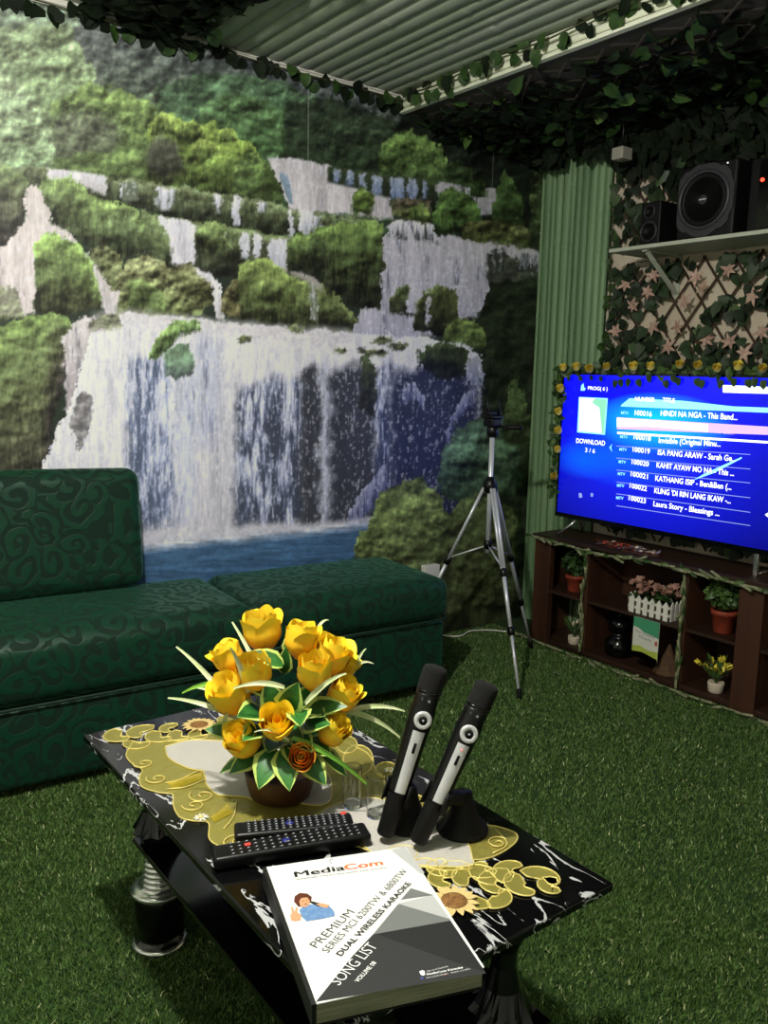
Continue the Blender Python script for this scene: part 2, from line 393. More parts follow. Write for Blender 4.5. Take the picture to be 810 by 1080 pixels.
band([(462, 188), (490, 190), (510, 196), (528, 200)], [(462, 215), (490, 228), (528, 226)], (190, 188, 194), (170, 170, 178), 'water', dens=.62, dark=(70, 74, 70))
band([(400, 152), (415, 138), (432, 136), (450, 146), (468, 156), (470, 175)], [(400, 180), (470, 192)], (132, 160, 66), (70, 88, 40), 'leaf', warp=7)
band([(470, 172), (485, 165), (500, 180)], [(470, 192), (500, 196)], (70, 90, 46), (50, 66, 34), 'leaf')
band([(462, 205), (475, 198), (490, 202), (505, 212)], [(462, 226), (480, 236), (505, 240)], (108, 140, 54), (56, 78, 30), 'leaf')
band([(496, 192), (505, 186), (514, 196)], [(496, 205), (514, 208)], (70, 96, 40), (46, 66, 28), 'leaf')
band([(520, 215), (530, 180), (540, 188), (552, 215)], [(520, 240), (552, 240)], (80, 106, 44), (44, 60, 28), 'leaf')
band([(372, 208), (382, 198), (394, 206)], [(372, 226), (394, 230)], (130, 150, 52), (70, 86, 34), 'leaf')
band([(414, 210), (440, 208), (455, 214)], [(414, 228), (455, 236)], (120, 104, 86), (110, 112, 54), 'rock')
band([(432, 220), (445, 217), (456, 224)], [(432, 232), (456, 234)], (136, 154, 60), (90, 104, 44), 'moss')
band([(458, 222), (466, 217), (476, 226)], [(458, 246), (476, 250)], (112, 146, 56), (60, 84, 34), 'moss')
# terrace one
band([(0, 176), (50, 178), (110, 186), (165, 192), (230, 205), (290, 214), (312, 222), (400, 232)], [(0, 215), (110, 216), (165, 226), (230, 240), (305, 250), (400, 252)], (148, 152, 98), (72, 82, 56), 'moss', warp=4, p=.7)
band([(50, 178), (75, 181), (112, 186)], [(50, 192), (90, 196), (112, 208)], W, (214, 208, 212), 'water', dens=.85, warp=3)
for (a, w, t, bt, dn) in ((166, 15, 197, 222, .6), (178, 5, 196, 215, .5), (225, 8, 204, 225, .45), (246, 8, 206, 238, .7), (272, 10, 213, 224, .4), (304, 5, 220, 250, .7), (316, 14, 220, 248, .62), (330, 10, 228, 246, .55), (126, 20, 192, 212, .3)):
    band([(a, t), (a+w, t+2)], [(a, bt), (a+w, bt)], W, (190, 192, 205), 'water', dens=dn, warp=3, dark=(104, 112, 92))
# terrace two
band([(148, 222), (165, 228), (195, 231), (230, 238), (300, 248), (345, 252)], [(148, 264), (165, 284), (220, 292), (330, 286), (345, 286)], (138, 146, 82), (60, 64, 50), 'moss', warp=4, p=.7)
band([(165, 229), (196, 231), (206, 236)], [(165, 262), (185, 282), (206, 280)], W, (205, 202, 212), 'water', dens=.74, warp=4, dark=(120, 124, 130))
for (a, w, t, bt, dn) in ((254, 9, 244, 272, .55), (267, 9, 245, 272, .6), (283, 20, 250, 284, .66), (150, 10, 240, 268, .35), (232, 8, 244, 262, .3)):
    band([(a, t), (a+w, t+2)], [(a, bt), (a+w, bt)], W, (190, 192, 205), 'water', dens=dn, warp=3, dark=(80, 90, 70))
band([(208, 240), (222, 232), (238, 240), (243, 258)], [(208, 256), (225, 270), (243, 264)], (150, 162, 82), (86, 96, 54), 'moss')
# left mounds
band([(0, 176), (20, 180), (30, 194)], [(0, 268), (20, 262), (30, 205)], (156, 176, 86), (98, 86, 84), 'moss', p=.6)
band([(42, 200), (52, 188), (75, 186), (95, 204), (112, 212), (136, 218), (152, 236)], [(42, 214), (62, 242), (95, 258), (128, 272), (152, 266)], (164, 184, 84), (92, 100, 64), 'moss', p=.8)
band([(112, 228), (125, 220), (140, 224), (150, 240)], [(112, 262), (132, 268), (150, 262)], (150, 164, 88), (92, 104, 66), 'moss')
band([(150, 226), (166, 232), (180, 250)], [(150, 264), (168, 282), (182, 278)], (140, 150, 84), (84, 94, 60), 'moss')
band([(0, 262), (14, 250), (30, 232), (52, 232), (76, 246), (84, 262)], [(0, 335), (36, 330), (42, 266), (60, 248), (84, 264)], (236, 224, 224), (216, 204, 206), 'water', dens=.74, dark=(140, 122, 116), warp=5)
band([(27, 200), (36, 196), (46, 206), (53, 232)], [(27, 236), (53, 238)], (228, 216, 214), (226, 216, 216), 'water', dens=.8, dark=(150, 140, 130))
band([(58, 250), (85, 262), (108, 280), (125, 300), (132, 330)], [(58, 256), (90, 282), (110, 332), (132, 332)], (216, 206, 206), (205, 198, 204), 'water', dens=.62, dark=(130, 122, 92))
band([(96, 262), (112, 258), (128, 272), (132, 300)], [(96, 272), (118, 304), (132, 306)], (152, 148, 88), (98, 100, 58), 'rock')
band([(36, 264), (42, 247), (58, 244), (80, 256), (98, 276), (108, 318)], [(36, 328), (70, 332), (108, 326)], (166, 192, 80), (96, 96, 62), 'moss', p=.9)
band([(0, 300), (14, 306), (24, 322)], [(0, 340), (24, 332)], (150, 152, 92), (110, 112, 60), 'rock', alpha=.6)
band([(124, 292), (134, 276), (150, 268), (170, 276), (186, 290), (202, 298), (214, 318)], [(124, 330), (170, 334), (214, 334)], (176, 164, 104), (112, 118, 60), 'rock')
band([(134, 300), (150, 294), (166, 304), (176, 322)], [(134, 330), (176, 332)], (140, 156, 76), (110, 124, 62), 'moss', alpha=.8)
band([(182, 284), (200, 278), (222, 290), (232, 310)], [(182, 290), (210, 320), (232, 322)], (160, 148, 92), (104, 102, 56), 'rock')
band([(206, 282), (222, 288), (234, 302), (236, 336)], [(206, 286), (222, 298), (226, 336), (236, 338)], W, (216, 212, 218), 'water', dens=.8, warp=3)
band([(233, 318), (246, 296), (262, 288)], [(233, 332), (262, 334)], (152, 138, 84), (108, 96, 56), 'rock')
band([(250, 284), (262, 272), (285, 276), (306, 290), (332, 298), (356, 312), (376, 342)], [(250, 300), (256, 338), (330, 346), (376, 348)], (166, 176, 76), (92, 98, 56), 'moss', p=.9)
band([(300, 282), (330, 292), (352, 306)], [(300, 286), (328, 300), (352, 316)], (196, 186, 186), (160, 152, 140), 'foam', warp=3, fe=4)
band([(326, 296), (334, 300), (336, 342)], [(326, 330), (336, 344)], (190, 190, 180), (170, 170, 166), 'water', dens=.5, dark=(120, 124, 80), warp=3)
band([(340, 300), (356, 310), (372, 332)], [(340, 344), (372, 346)], (138, 142, 70), (86, 92, 52), 'moss')
# middle right falls
band([(372, 345), (386, 310), (400, 262), (412, 240), (440, 246), (478, 250), (525, 254), (574, 264)], [(372, 352), (420, 360), (470, 352), (505, 330), (530, 300), (574, 292)], (206, 202, 212), (186, 184, 204), 'water', warp=5, dens=.7, dark=(96, 100, 108))
band([(410, 236), (430, 232), (455, 236), (462, 252)], [(410, 250), (440, 254), (462, 256)], W, (196, 194, 200), 'water', dens=.5, dark=(70, 74, 66))
band([(303, 256), (312, 247), (330, 244), (350, 236), (385, 230), (410, 237), (417, 258), (404, 292)], [(303, 284), (332, 292), (372, 324), (400, 326), (404, 300)], (140, 162, 66), (62, 68, 46), 'moss', p=.75, warp=6)
band([(328, 250), (338, 246), (346, 262), (350, 300)], [(328, 276), (350, 316)], (70, 80, 46), (64, 70, 48), 'moss', alpha=.6)
band([(412, 312), (420, 302), (432, 304), (440, 318)], [(412, 330), (440, 332)], (108, 116, 60), (60, 64, 46), 'moss')
band([(436, 328), (446, 308), (464, 302), (480, 308), (486, 340)], [(436, 350), (486, 356)], (124, 128, 62), (46, 50, 34), 'moss', p=.8)
for (a, w, t, bt) in ((430, 10, 300, 330), (450, 4, 312, 345), (476, 10, 262, 300), (500, 14, 270, 296)):
    band([(a, t), (a+w, t+2)], [(a, bt), (a+w, bt)], (210, 206, 216), (180, 180, 200), 'water', dens=.55, dark=(90, 92, 92), warp=4)
band([(488, 236), (520, 234), (575, 246)], [(488, 250), (530, 258), (575, 262)], (124, 118, 62), (76, 84, 36), 'rock')
band([(514, 268), (528, 262), (545, 275), (575, 290)], [(514, 310), (575, 330)], (64, 68, 52), (36, 40, 30), 'rock', alpha=.85)
for (a, t, bt) in ((520, 262, 288), (548, 266, 285), (562, 268, 292)):
    band([(a, t), (a+12, t+2)], [(a, bt), (a+12, bt)], (180, 180, 190), (140, 144, 150), 'water', dens=.4, dark=(60, 64, 56), warp=4)
band([(506, 330), (515, 300), (540, 296), (600, 300)], [(506, 470), (600, 480)], (38, 46, 30), (36, 42, 30), 'leaf')
band([(560, 195), (568, 180), (580, 175)], [(560, 262), (580, 270)], (100, 116, 58), (44, 54, 32), 'leaf')
band([(466, 345), (482, 334), (504, 338), (512, 352)], [(466, 362), (512, 366)], (130, 142, 60), (84, 96, 42), 'leaf')
# big lower fall
band([(0, 346), (25, 334), (60, 330), (85, 344)], [(0, 600), (45, 560), (52, 470), (62, 420), (76, 360), (85, 350)], (156, 178, 74), (96, 84, 84), 'moss', p=.55)
band([(68, 348), (85, 338), (102, 334), (110, 345)], [(68, 440), (80, 420), (95, 380), (110, 350)], (226, 218, 222), (170, 160, 168), 'water', dens=.6, dark=(110, 104, 104), warp=6)
band([(0, 604), (44, 500), (56, 462), (76, 420), (98, 352), (132, 330), (215, 338), (300, 346), (370, 351), (440, 356), (492, 362), (506, 376)], [(0, 610), (140, 585), (240, 574), (310, 566), (384, 557), (440, 545), (506, 480)], W, (206, 202, 216), 'water', dens=.77, dark=(150, 152, 176), warp=6)
band([(100, 332), (130, 329), (215, 337), (300, 345), (372, 350), (372, 362)], [(100, 340), (160, 345), (215, 350), (300, 368), (372, 380)], (226, 220, 226), (230, 226, 234), 'foam', warp=5, fe=12)
for (a, c, t, bt, dn, dk) in ((134, 184, 372, 556, .46, (96, 108, 136)), (184, 206, 380, 550, .6, (130, 140, 166)), (206, 232, 350, 470, .62, (150, 154, 176)), (250, 322, 398, 556, .42, (74, 80, 100)), (318, 340, 386, 556, .2, (62, 64, 72)), (338, 352, 384, 556, .62, (80, 88, 116)), (348, 402, 384, 556, .17, (58, 60, 70)), (396, 416, 380, 540, .45, (60, 68, 100)), (412, 504, 384, 556, .13, (44, 48, 76))):
    band([(a, t+12), ((a+c)/2, t), (c, t+6)], [(a, bt), ((a+c)/2, bt), (c, bt-6)], (214, 216, 236), (206, 208, 232), 'water', dens=dn, dark=dk, warp=9, fe=13)
band([(158, 372), (168, 352), (185, 340), (206, 338), (214, 346)], [(158, 380), (172, 374), (190, 352), (214, 350)], (164, 186, 92), (130, 158, 84), 'moss', warp=4)
band([(174, 372), (184, 362), (198, 362), (204, 376)], [(174, 392), (186, 402), (204, 392)], (112, 148, 90), (110, 134, 120), 'moss', warp=5, alpha=.8)
band([(76, 430), (88, 412), (98, 416)], [(76, 450), (84, 478), (98, 440)], (110, 104, 104), (100, 96, 98), 'rock', alpha=.7)
band([(95, 340), (115, 330), (134, 329), (128, 338)], [(95, 348), (128, 344)], (140, 138, 86), (120, 118, 84), 'rock', alpha=.7)
for (a, y0, w) in ((250, 357, 16), (352, 368, 14), (378, 370, 30), (392, 358, 22), (410, 364, 20), (300, 345, 20)):
    band([(a, y0), (a+w/2, y0-4), (a+w, y0)], [(a, y0+2), (a+w/2, y0+6), (a+w, y0+3)], (128, 128, 82), (98, 100, 62), 'rock', warp=4)
band([(440, 372), (455, 362), (478, 360), (494, 370), (498, 385)], [(440, 386), (470, 400), (498, 392)], (70, 80, 44), (40, 46, 36), 'moss')
band([(380, 380), (390, 372), (396, 392)], [(380, 430), (396, 440)], (74, 80, 46), (60, 58, 56), 'moss')
for (pts) in (((365, 548), (390, 505), (408, 488)), ((470, 460), (482, 425), (500, 408)), ((424, 412), (436, 404), (450, 418))):
    band([(x_, y_) for x_, y_ in pts], [(x_, y_+(34 if pts[0][0] == 365 else 16)) for x_, y_ in pts], (170, 172, 200), (110, 116, 160), 'water', dens=.56, dark=(58, 62, 96), warp=5)
band([(494, 380), (502, 374), (510, 388)], [(494, 400), (510, 410)], (190, 190, 204), (130, 136, 170), 'water', dens=.6, dark=(60, 64, 80))
# pool
band([(0, 604), (140, 576), (240, 568), (310, 561), (384, 552), (440, 548)], [(0, 720), (440, 700)], (70, 102, 138), (58, 92, 124), 'foam', warp=2)
i = (PY > 560) & (PX < 460); rip = fbm(PX/22, PY/2.2, 31, 3)
band([(0, 600), (140, 562), (240, 556), (310, 552), (384, 548), (400, 548)], [(0, 612), (140, 582), (240, 571), (310, 563), (384, 555), (400, 552)], (220, 216, 228), (205, 206, 222), 'foam', warp=4, fe=7)
j = (PY > 566-(PX-240)*.1) & (PX < 420) & (PY < 760) & (PX > 100)
IMG[j] = IMG[j]*(.72+.6*rip[j])[:, None]
# lower right bushes
band([(430, 560), (520, 520), (600, 480)], [(430, 760), (600, 760)], (70, 78, 42), (54, 58, 36), 'leaf')
band([(498, 470), (520, 440), (560, 460), (600, 470)], [(498, 600), (600, 640)], (50, 62, 40), (44, 52, 32), 'leaf')
band([(464, 480), (478, 456), (505, 441), (535, 442), (548, 452)], [(464, 520), (500, 540), (548, 520)], (96, 124, 96), (54, 74, 52), 'leaf', warp=7)
band([(532, 440), (538, 402), (546, 398), (558, 440)], [(532, 470), (558, 470)], (96, 112, 60), (54, 64, 36), 'leaf')
band([(372, 578), (388, 555), (402, 525), (425, 504), (450, 506), (468, 530), (482, 560)], [(372, 590), (400, 640), (482, 660)], (138, 146, 66), (86, 90, 46), 'leaf', warp=8)
band([(440, 575), (470, 545), (500, 520), (520, 516), (545, 545)], [(440, 660), (545, 660)], (104, 112, 54), (60, 64, 36), 'leaf', warp=8)
lum = IMG.mean(1, keepdims=True); grn = np.clip((IMG[:, 1:2]-IMG[:, 2:3])/60., 0, 1); IMG = IMG*(1-.27*grn)+lum*.27*grn; IMG = IMG*(1-grn*np.array((.05, -.03, -.04))); hz = np.clip((300-PX)/300, 0, 1)[:, None]*np.clip((420-PY)/300, 0, 1)[:, None]; IMG = IMG*1.08+np.array((3, 4, 6)); IMG = IMG*(1-.26*hz)+np.array((150, 146, 150))*.26*hz; IMG = np.clip(IMG, 0, 250)  # hz: pale reflection haze blended into the print colours towards the upper left
# faint vertical joins between the printed sheets
for jx in (.62, 1.70, 2.62):
    k = np.abs(GX.ravel()-jx) < .003; IMG[k] = IMG[k]*.6+np.array((205, 205, 200))*.4*(GZ.ravel()[k] > 1.9)[:, None]+IMG[k]*.4*(GZ.ravel()[k] <= 1.9)[:, None]
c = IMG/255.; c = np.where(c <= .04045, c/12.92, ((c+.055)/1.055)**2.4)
me = bpy.data.meshes.new('waterfall_mural')
nx, nz = len(gx), len(gz)
vs = np.empty((NP, 3), np.float32); vs[:, 0] = GX.ravel(); vs[:, 1] = MY; vs[:, 2] = GZ.ravel()
ii = (np.arange(nz-1)[:, None]*nx+np.arange(nx-1)[None, :]).ravel()
q = np.stack([ii, ii+1, ii+1+nx, ii+nx], 1).astype(np.int32)
me.vertices.add(NP); me.vertices.foreach_set('co', vs.ravel())
me.loops.add(q.size); me.loops.foreach_set('vertex_index', q.ravel())
me.polygons.add(len(q)); me.polygons.foreach_set('loop_start', np.arange(0, q.size, 4, dtype=np.int32))
me.update(calc_edges=True)
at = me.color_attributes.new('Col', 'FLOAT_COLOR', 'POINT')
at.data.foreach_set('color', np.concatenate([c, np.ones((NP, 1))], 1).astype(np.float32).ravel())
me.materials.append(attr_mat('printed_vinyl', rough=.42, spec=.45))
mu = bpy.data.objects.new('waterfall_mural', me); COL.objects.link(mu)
tag(mu, 'wall-sized printed mural of a terraced waterfall with mossy rocks behind the sofa', 'mural')
# ------------------------------------------------------------------ sofa and ottoman
def damask(name, ca, cb):
    m = mat(name, ca, .55, sheen=.22, spec=.3); n = m.node_tree.nodes; l = m.node_tree.links; bs = n['Principled BSDF']
    bs.inputs['Sheen Roughness'].default_value = .4; bs.inputs['Sheen Tint'].default_value = (.25, .8, .5, 1)
    tc = n.new('ShaderNodeTexCoord'); mp = n.new('ShaderNodeMapping'); l.new(tc.outputs['Object'], mp.inputs[0])
    nz = n.new('ShaderNodeTexNoise'); nz.inputs['Scale'].default_value = 7; nz.inputs['Detail'].default_value = 1.5
    l.new(mp.outputs[0], nz.inputs['Vector'])
    v1 = n.new('ShaderNodeVectorMath'); v1.operation = 'MULTIPLY_ADD'; v1.inputs[1].default_value = (.09, .09, .09)
    l.new(nz.outputs['Color'], v1.inputs[0]); l.new(mp.outputs[0], v1.inputs[2])
    vo = n.new('ShaderNodeTexVoronoi'); vo.inputs['Scale'].default_value = 12.5; vo.inputs['Randomness'].default_value = .8
    l.new(v1.outputs[0], vo.inputs['Vector'])
    # scroll: spiral rings round each cell centre
    sub = n.new('ShaderNodeVectorMath'); sub.operation = 'SUBTRACT'; l.new(v1.outputs[0], sub.inputs[0]); l.new(vo.outputs['Position'], sub.inputs[1])
    sp = n.new('ShaderNodeSeparateXYZ'); l.new(sub.outputs[0], sp.inputs[0])
    ad = n.new('ShaderNodeMath'); ad.operation = 'ADD'; l.new(sp.outputs['Y'], ad.inputs[0]); l.new(sp.outputs['Z'], ad.inputs[1])
    at = n.new('ShaderNodeMath'); at.operation = 'ARCTAN2'; l.new(ad.outputs[0], at.inputs[0]); l.new(sp.outputs['X'], at.inputs[1])
    ml = n.new('ShaderNodeMath'); ml.operation = 'MULTIPLY_ADD'; ml.inputs[1].default_value = 15.; l.new(vo.outputs['Distance'], ml.inputs[0]); l.new(at.outputs[0], ml.inputs[2])
    si = n.new('ShaderNodeMath'); si.operation = 'SINE'; l.new(ml.outputs[0], si.inputs[0])
    nz2 = n.new('ShaderNodeTexNoise'); nz2.inputs['Scale'].default_value = 22; nz2.inputs['Detail'].default_value = 2; l.new(v1.outputs[0], nz2.inputs['Vector'])
    a2 = n.new('ShaderNodeMath'); a2.operation = 'MULTIPLY_ADD'; a2.inputs[1].default_value = 3.4; l.new(nz2.outputs['Fac'], a2.inputs[0]); l.new(si.outputs[0], a2.inputs[2])
    r = n.new('ShaderNodeValToRGB'); r.color_ramp.elements[0].position = .40; r.color_ramp.elements[1].position = .54
    dv = n.new('ShaderNodeMath'); dv.operation = 'MULTIPLY_ADD'; dv.inputs[1].default_value = .28; dv.inputs[2].default_value = .0
    l.new(a2.outputs[0], dv.inputs[0]); l.new(dv.outputs[0], r.inputs[0])
    mx = n.new('ShaderNodeMix'); mx.data_type = 'RGBA'; mx.inputs[6].default_value = (*ca, 1); mx.inputs[7].default_value = (*cb, 1)
    l.new(r.outputs[0], mx.inputs[0]); l.new(mx.outputs[2], bs.inputs['Base Color'])
    rr = n.new('ShaderNodeMapRange'); rr.inputs[3].default_value = .75; rr.inputs[4].default_value = .42; l.new(r.outputs[0], rr.inputs[0]); l.new(rr.outputs[0], bs.inputs['Roughness'])
    bp = n.new('ShaderNodeBump'); bp.inputs['Strength'].default_value = .3; bp.inputs['Distance'].default_value = .004
    l.new(r.outputs[0], bp.inputs['Height']); l.new(bp.outputs[0], bs.inputs['Normal'])
    return m
M_dam = damask('green_damask_velvet', C8(9, 36, 25), C8(15, 55, 38))
M_pipe = mat('green_piping', C8(10, 42, 28), .7)
def rotz(c, a): return Matrix.Translation(Vector(c)) @ Matrix.Rotation(a, 4, 'Z')
def seat_set(name, label, cat, fr, ang, L, D, zt, zs, z0, back=None, left=0):
    """fr = front right corner on the floor; local x runs left, y back"""
    t = thing(name, label, cat, (fr[0], fr[1], 0)); M = rotz((fr[0], fr[1], 0), -ang)
    b = MB(); b.rbox((-L+.012, .012, z0), (-.012, D, zs-.006), .022, m=0, M=M, ns=[14, 4, 4], puff=.004); b.build('base', M_dam, t)
    b = MB(); b.rbox((-L, -.004, zs), (0, D, zt), .045, M=M, ns=[20, 8, 4], puff=.014); b.build('seat_cushion', M_dam, t)
    b = MB(); pts = [M @ Vector(p) for p in ((-L+.02, .0, zs), (-.03, .0, zs), (-.006, .02, zs), (-.006, D-.02, zs))]
    b.tube(pts, .0045, 6); b.build('piping', M_pipe, t)
    for (x, y) in ((-L+.07, .08), (-.07, .08), (-L+.07, D-.07), (-.07, D-.07)):
        p = M @ Vector((x, y, 0)); b = MB(); b.lathe([(.02, 0), (.024, .01), (.028, z0+.004)], (p.x, p.y, 0), 12); b.build('foot', M_black, t)
    if back:
        xr, th, ztop = back
        b = MB(); Mb = M @ Matrix.Translation((xr, D-.005, zt)) @ Matrix.Rotation(math.radians(-5), 4, 'X')
        b.rbox((-(L+xr), -th, .008), (0, 0, ztop-zt), .04, M=Mb, ns=[16, 4, 8], puff=.01); b.build('backrest', M_dam, t)
    return t
seat_set('sofa', 'dark green damask sofa with a tall backrest, at the left below the waterfall', 'sofa', (1.185, 2.20), math.radians(4), 1.28, .45, .452, .262, .03, back=(-.232, .115, .832))
seat_set('ottoman', 'low backless dark green damask ottoman between the sofa and the tripod', 'ottoman', (1.955, 2.185), math.radians(4), .755, .46, .438, .292, .05)
# ------------------------------------------------------------------ coffee table
TX0, TX1, TY0, TY1, TZ = .468, .922, .668, 1.572, .45
def marble(name):
    m = mat(name, C8(9, 9, 10), .1); n = m.node_tree.nodes; l = m.node_tree.links; bs = n['Principled BSDF']
    tc = n.new('ShaderNodeTexCoord'); mp = n.new('ShaderNodeMapping'); mp.inputs['Scale'].default_value = (1, .36, 1); mp.inputs['Rotation'].default_value = (0, 0, .25)
    l.new(tc.outputs['Object'], mp.inputs[0])
    nz = n.new('ShaderNodeTexNoise'); nz.inputs['Scale'].default_value = 27; nz.inputs['Detail'].default_value = 6; nz.inputs['Distortion'].default_value = .7; l.new(mp.outputs[0], nz.inputs['Vector'])
    s = n.new('ShaderNodeMath'); s.operation = 'SUBTRACT'; s.inputs[1].default_value = .5; l.new(nz.outputs['Fac'], s.inputs[0])
    a = n.new('ShaderNodeMath'); a.operation = 'ABSOLUTE'; l.new(s.outputs[0], a.inputs[0])
    g = n.new('ShaderNodeTexNoise'); g.inputs['Scale'].default_value = 24; g.inputs['Detail'].default_value = 2; l.new(mp.outputs[0], g.inputs['Vector'])
    gr = n.new('ShaderNodeMapRange'); gr.inputs[1].default_value = .47; gr.inputs[2].default_value = .70; gr.inputs[3].default_value = 0; gr.inputs[4].default_value = .042; l.new(g.outputs['Fac'], gr.inputs[0])
    d = n.new('ShaderNodeMath'); d.operation = 'LESS_THAN'; l.new(a.outputs[0], d.inputs[0]); l.new(gr.outputs[0], d.inputs[1])
    mx = n.new('ShaderNodeMix'); mx.data_type = 'RGBA'; mx.inputs[6].default_value = (*C8(9, 9, 10), 1); mx.inputs[7].default_value = (*C8(178, 178, 180), 1)
    l.new(d.outputs[0], mx.inputs[0]); l.new(mx.outputs[2], bs.inputs['Base Color'])
    return m
M_marb = marble('black_marble')
tb = thing('coffee_table', 'black marble coffee table with white veins on flared chrome and black legs', 'coffee table', ((TX0+TX1)/2, (TY0+TY1)/2, 0))
b = MB(); b.box((TX0, TY0, TZ-.014), (TX1, TY1, TZ)); b.build('tabletop', M_marb, tb, bevel=.003)
b = MB(); b.box((TX0+.078, TY0+.05, .2145), (TX1-.055, TY1-.035, .2255)); b.build('lower_shelf', M_gloss, tb, bevel=.002)
M_cry = mat('smoked_crystal', C8(62, 62, 64), .14, .9)
for (lx, ly) in ((.585, 1.505), (.80, 1.505), (.585, .755), (.80, .755)):
    b = MB(); b.lathe([(.046, .004), (.05, .006), (.05, .114), (.048, .117)], (lx, ly, 0), 28)
    lg = b.build('leg', M_gloss, tb)
    b = MB(); b.lathe([(.052, 0), (.056, .004), (.054, .010), (.05, .012)], (lx, ly, 0), 28); b.build('base_ring', M_chrome, lg)
    pr_c = [(.05, .116), (.055, .119), (.054, .125), (.044, .128)]
    for q in range(6): pr_c += [(.030-.0012*q, .129+.011*q), (.032-.0012*q, .132+.011*q), (.032-.0012*q, .137+.011*q), (.029-.0012*q, .1395+.011*q)]
    pr_c += [(.03, .198), (.03, .214)]
    b = MB(); b.lathe(pr_c, (lx, ly, 0), 28); b.build('collar', M_chrome, lg)
    fl = lambda a, t: .10*math.cos(10*a)*math.exp(-((t-.34)/.09)**2)
    b = MB(); b.lathe([(.03, .226), (.032, .228), (.024, .232), (.024, .236), (.030, .240), (.042, .246), (.045, .251), (.038, .264), (.026, .292), (.018, .325), (.02, .352), (.032, .380), (.05, .398), (.053, .403), (.050, .408), (.054, .425), (.060, .432), (.060, .435)], (lx, ly, 0), 40, wob=fl, smooth=False); b.build('flared_stem', M_cry, lg)
# ------------------------------------------------------------------ embroidered runner
ZR = TZ+.0012
def P(x, y, z=ZR): return Vector(onz(x, y, z))
M_satin = mat('gold_green_satin', C8(164, 154, 76), .36, .5, bump=.35, bscale=45)
M_satin2 = mat('cream_linen', C8(180, 175, 168), .8, bump=.2, bscale=400)
M_cord = mat('pale_gold_cord', C8(222, 204, 120), .45, .3)
M_petal = mat('sunflower_petal', C8(212, 184, 122), .6)
M_core = mat('sunflower_core', C8(146, 104, 52), .8, col2=C8(104, 68, 32), scale=200)
rn = thing('table_runner', 'gold satin cutwork table runner with cream centre and sunflowers on the marble table', 'table runner', (.69, 1.12, TZ))
sat, crm, crd = MB(), MB(), MB()
lev = [0]
def patch(mb, pts, dz=.0008, cord=True, z=None, smooth=True):
    P3 = catmull(list(pts)+[pts[0]], 5)[:-1] if smooth else [Vector(p) for p in pts]
    lev[0] = (lev[0]+1) % 6; zz = TZ+.0006+.00018*lev[0] if z is None else z
    P3 = [Vector((p.x, p.y, zz)) for p in P3]
    # wind counter-clockwise
    A = sum(P3[i].x*P3[(i+1) % len(P3)].y-P3[(i+1) % len(P3)].x*P3[i].y for i in range(len(P3)))
    if A < 0: P3.reverse()
    mb.slab(P3, (0, 0, dz))
    if cord: crd.tube([p+Vector((0, 0, dz)) for p in P3+[P3[0]]], .0013, 5)
def scroll(c, r, a0, turns=1.3, s=1):
    pts = []
    for k in range(26):
        t = k/25; rr = r*(1-.82*t); a = a0+s*turns*2*PI*t
        pts.append(Vector((c.x+rr*math.cos(a), c.y+rr*math.sin(a), TZ+.0032)))
    crd.tube(pts, .0013, 5)
# satin field under the pot, from the left scallops to the right tongue
patch(sat, [P(*p) for p in ((140, 783), (133, 796), (140, 806), (150, 812), (147, 820), (150, 830), (168, 836), (182, 838), (183, 850), (190, 862), (205, 866), (220, 868), (221, 885), (236, 894), (262, 899), (300, 895), (335, 890), (375, 892), (408, 908), (424, 912), (470, 906), (512, 906), (540, 892), (545, 880), (525, 872), (500, 868), (470, 850), (440, 838), (400, 815), (392, 800), (380, 790), (340, 776), (300, 775), (240, 772), (190, 780), (172, 782))], z=TZ+.0005)
LEFT_LOBES = ((128, 776, .019, 1.2, 5.4, .014, .006), (150, 773, .020, .2, 4.4, .013, .006), (147, 784, .016, 2.0, 6.2, .011, .005), (171, 777, .019, 1.4, 5.6, .012, .005), (192, 776, .016, 1.2, 5.4, .011, .005), (212, 775, .014, 1.2, 5.4, .010, .005), (180, 769, .016, .4, 4.2, .009, .004))
def comma(cx, cy, r, a0, a1, w0, w1):
    """a hooked scroll: a band along an arc, wide at the start and narrow at the tip, rounded ends"""
    c = P(cx, cy); L_, R_ = [], []; n = 12
    for k in range(n+1):
        t = k/n; a = a0+(a1-a0)*t; w = (w0+(w1-w0)*t)*min(1, 4*math.sqrt(max(t, .004)), 3*math.sqrt(max(1-t, .004))); u = Vector((math.cos(a), math.sin(a), 0))
        rr = r*(1-.25*t); w *= 1.45; L_.append(c+u*(rr+w)); R_.append(c+u*(rr-w))
    patch(sat, L_+R_[::-1], smooth=False)
for q in LEFT_LOBES+((572, 928, .017, 2.2, -1.6, .013, .006), (556, 934, .020, 1.2, 4.6, .012, .005), (545, 920, .022, 3.6, .3, .012, .005), (528, 932, .022, 0.2, 4.2, .012, .005), (516, 918, .020, 4.4, 1.0, .012, .005), (500, 928, .024, -.4, 3.4, .013, .006), (484, 918, .017, 3.6, -.6, .010, .004), (466, 917, .014, .4, 4.8, .009, .004), (450, 914, .012, 3.0, -1.2, .008, .004), (470, 928, .016, 1.0, 4.6, .009, .004), (497, 943, .022, 5.0, 2.4, .011, .005), (520, 943, .020, 3.6, 6.4, .010, .004), (582, 935, .010, 0, 5.2, .009, .006)):
    comma(*q)
for (cx, cy, rx, ry) in ((245, 760, 16, 6), (366, 786, 11, 9), (378, 802, 16, 16), (340, 775, 14, 9), (408, 812, 12, 8), (425, 900, 16, 8)):
    patch(sat, [P(cx+rx*math.cos(a), cy+ry*math.sin(a)) for a in [2*PI*k/10 for k in range(10)]])
